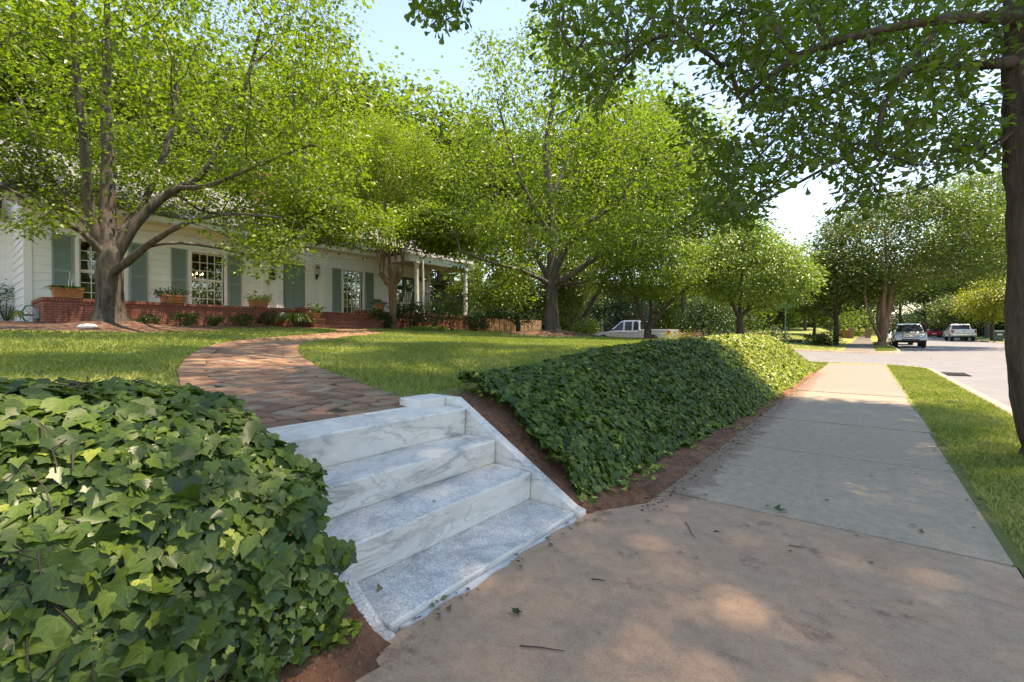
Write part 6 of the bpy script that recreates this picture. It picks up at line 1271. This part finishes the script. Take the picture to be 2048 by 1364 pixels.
# far walker in a yellow shirt
px_, py_ = atd(1725, 674, 80)[:2]; pz = float(rise(py_)) + .012
pm = newmat('walker_clothes'); sp = pm.nd('ShaderNodeSeparateXYZ'); tc = pm.nd('ShaderNodeTexCoord'); pm.ln(tc.outputs['Object'], sp.inputs[0]); zr = pm.math('DIVIDE', sp.outputs[2], 1.75)
pm.surf(Base_Color=pm.ramp(zr, [(0, (.05, .05, .05)), (.05, (.42, .25, .18)), (.27, (.10, .10, .13)), (.52, (.72, .70, .05)), (.84, (.45, .27, .2)), (.94, (.05, .03, .02))], 'CONSTANT'), Roughness=.8)
jv = [(0, 0, .95), (0, 0, 1.15), (0, 0, 1.38), (0, .0, 1.48), (0, -.01, 1.56), (0, 0, 1.66), (.10, 0, .90), (.11, -.06, .50), (.11, .05, .10), (.11, -.08, .04), (-.10, 0, .90), (-.11, .08, .50), (-.11, .22, .13), (-.11, .12, .05), (.19, 0, 1.40), (.25, .06, 1.14), (.26, -.04, .92), (.26, -.08, .82), (-.19, 0, 1.40), (-.25, -.04, 1.14), (-.26, -.16, .94), (-.26, -.20, .85)]
je = [(0, 1), (1, 2), (2, 3), (3, 4), (4, 5), (0, 6), (6, 7), (7, 8), (8, 9), (0, 10), (10, 11), (11, 12), (12, 13), (2, 14), (14, 15), (15, 16), (16, 17), (2, 18), (18, 19), (19, 20), (20, 21)]
jr = [.14, .135, .15, .06, .09, .075, .085, .06, .045, .035, .085, .06, .045, .035, .06, .042, .033, .03, .06, .042, .033, .03]
me = bpy.data.meshes.new('person'); me.from_pydata(jv, je, []); me.materials.append(pm.m); po = bpy.data.objects.new('person', me); COL.objects.link(po); po.location = (px_, py_, pz)
md = po.modifiers.new('skin', 'SKIN'); 
for i, s_ in enumerate(me.skin_vertices[0].data if len(me.skin_vertices) else []): s_.radius = (jr[i], jr[i]); s_.use_root = (i == 0)
po.modifiers.new('sub', 'SUBSURF').levels = 1; po.modifiers['sub'].render_levels = 2
tag(po, 'person in a yellow shirt walking on the far pavement', 'person')

# ------------------------------------------------------------------ litter on the pavement and steps
def fallen(label, u_, v_, s, z=.006, m=L_LIME, tpl=T_OAK, grp='fallen leaves on the pavement', k=1):
    r = ray(u_, v_); q = r * ((z - EYE) / r[2]) + [0, 0, EYE]; P = np.array([q + np.array([RNG.normal(0, s * .5 * (k > 1)), RNG.normal(0, s * .5 * (k > 1)), .004]) for _ in range(k)])
    D = unit(np.c_[RNG.normal(0, 1, (k, 2)), np.full(k, .05)]); N_ = unit(np.c_[RNG.normal(0, .35, (k, 2)), np.ones(k)]); V, F = leaves(tpl, P, D, N_, np.full(k, s)); V[:, 2] = V[:, 2] - V[:, 2].min() + z + .001
    o = mk('fallen_leaf', V, F, m, rnd=RNG.random(2 * k)); tag(o, label, 'leaf', grp)
fallen('cluster of curled pale leaves on the pavement just past the wide joint', 1548, 1018, .055, m=L_BLUE, k=4, tpl=T_OVAL); fallen('single green leaf lying on the pavement near the bottom step', 1030, 1232, .05, m=L_SHRUB, tpl=T_MAPLE); fallen('small pale leaf lying alone in the middle of the near slab', 1812, 1199, .03, m=L_LIME); fallen('pale leaf on the second slab near the verge', 1818, 1051, .05, m=L_BLUE, k=2)
fallen('dry brown leaf on the near slab beside a twig', 1366, 1108, .035, m=L_DEAD); fallen('brown leaf lying in the corner of the bottom step', 752, 1190, .055, z=.034, m=L_DEAD, grp='fallen leaves on the steps'); fallen('small green sprig on the third step up', 868, 1006, .035, z=.215, m=L_SHRUB, grp='fallen leaves on the steps')
for lab, pts in (('pale dry twig lying across the middle of the left ivy', ((262, 912, 1.5), (300, 890, 1.5), (330, 874, 1.52))), ('forked dry twig on the sunlit part of the left ivy', ((110, 968, 1.42), (160, 1000, 1.42), (200, 1016, 1.45)))):
    P = [atd(*q) for q in pts]; dist = np.linalg.norm(np.array(P) - [0, 0, EYE], axis=1); mb = MB(); mb.tube(P, [.005, .004, .002], 6); o = mb.build('twig', m_plain('dry_wood', (.36, .27, .17), .9, var=.2) if 'dry_wood' not in bpy.data.materials else bpy.data.materials['dry_wood']); tag(o, lab, 'twig')
for i, (lab, u0, v0, u1, v1) in enumerate((('thin twig pointing at the camera on the near slab', 1370, 1043, 1390, 1075), ('thin straight twig on the near slab below the joint', 1578, 1090, 1608, 1095), ('thin twig by the bottom step on the stained slab', 1184, 1157, 1212, 1162), ('thin twig near the bottom edge of the picture on the pavement', 1040, 1290, 1128, 1300))):
    P = []
    for w in np.linspace(0, 1, 5): r = ray(u0 + (u1 - u0) * w, v0 + (v1 - v0) * w); P.append(r * ((.006 - EYE) / r[2]) + [0, 0, EYE] + RNG.normal(0, .002, 3) * [1, 1, 0])
    mb = MB(); mb.tube(P, [.0028, .0026, .0024, .002, .0012], 5); o = mb.build('twig', B_TWIG); tag(o, lab, 'twig', 'twigs on the pavement')
n_ = 900; x = np.concatenate([XL + .10 - np.abs(RNG.normal(0, .16, 420)), RNG.uniform(XL, XR, 60), XR + RNG.normal(0, .05, 120), RNG.uniform(-2.6, -1.4, 80), RNG.uniform(-1.42, -1.28, 60)]); y = np.concatenate([RNG.uniform(2.4, 15, 420), RNG.uniform(.2, 14, 60), RNG.uniform(2.5, 14, 120), RNG.uniform(2.42, 2.62, 80), RNG.uniform(1.0, 2.4, 60)])
z = np.where((x > XL) & (x < XR), .004, np.where((y < 2.42), .012, ground_v(x, y) + .006)); m = len(x); D = unit(np.c_[RNG.normal(0, 1, (m, 2)), RNG.normal(0, .1, m)]); N_ = unit(np.c_[RNG.normal(0, .3, (m, 2)), np.ones(m)]); V, F = leaves(T_OAK, np.c_[x, y, z + .003], D, N_, RNG.uniform(.012, .045, m)); o = mk('leaf_litter', V, F, L_DEAD, rnd=np.repeat(RNG.random(m), 2)); tag(o, kind='stuff')
q8 = np.array([(-1, -.8, -.6), (1, -.9, -.5), (.9, 1, -.6), (-.8, .9, -.5), (-.6, -.7, .6), (.7, -.5, .7), (.5, .7, .5), (-.7, .5, .7)]); f8 = np.array([(0, 1, 5, 4), (1, 2, 6, 5), (2, 3, 7, 6), (3, 0, 4, 7), (4, 5, 6, 7)])
m = 5200; xc_ = np.concatenate([XL - np.abs(RNG.normal(.1, .12, 2600)), RNG.uniform(-2.7, -1.35, 1500), RNG.uniform(-1.5, -1.3, 500), XL + np.abs(RNG.normal(0, .07, 600))]); yc_ = np.concatenate([RNG.uniform(2.45, 14, 2600), RNG.uniform(2.46, 3.0, 1500), RNG.uniform(.3, .97, 500), RNG.uniform(2.7, 12, 600)])
zc_ = np.where(xc_ > XL, .002, ground_v(xc_, yc_)); sz_ = np.clip(RNG.lognormal(-5.6, .5, m), .0015, .009); aa = RNG.uniform(0, 6.3, m); Vc = (q8[None] * (1 + RNG.normal(0, .2, (m, 8, 3)))) * sz_[:, None, None] * np.array([1, 1, .7]); Vc = np.stack([Vc[..., 0] * np.cos(aa)[:, None] - Vc[..., 1] * np.sin(aa)[:, None] + xc_[:, None], Vc[..., 0] * np.sin(aa)[:, None] + Vc[..., 1] * np.cos(aa)[:, None] + yc_[:, None], Vc[..., 2] + (zc_ + sz_ * .25)[:, None]], 2)
o = mk('soil_crumbs', Vc.reshape(-1, 3), (np.arange(m)[:, None, None] * 8 + f8[None]).reshape(-1, 4), m_plain('clay_crumbs', (.16, .075, .042), .95, var=.5, scale=60)); tag(o, kind='stuff')
ns_ = MB()
for _ in range(46):
    x0 = RNG.choice([XL - abs(RNG.normal(0, .2)), -1.35 - RNG.random() * 1.1]); y0 = RNG.uniform(2.5, 9) if x0 > -1.4 else RNG.uniform(2.45, 2.75); a = RNG.uniform(0, 6.3); l = RNG.uniform(.05, .2); P = [(x0 + l * q * math.cos(a), y0 + l * q * math.sin(a)) for q in (0, .5, 1)]; P = [(c[0], c[1], ground_at(*c) + .012) for c in P]; ns_.tube(P, .002, 4)
o = ns_.build('twig_litter', B_TWIG); tag(o, kind='stuff')
for o in list(bpy.data.objects):
    if o.type == 'MESH' and o.data.shape_keys is None and o.name.startswith(('lettering',)): pass
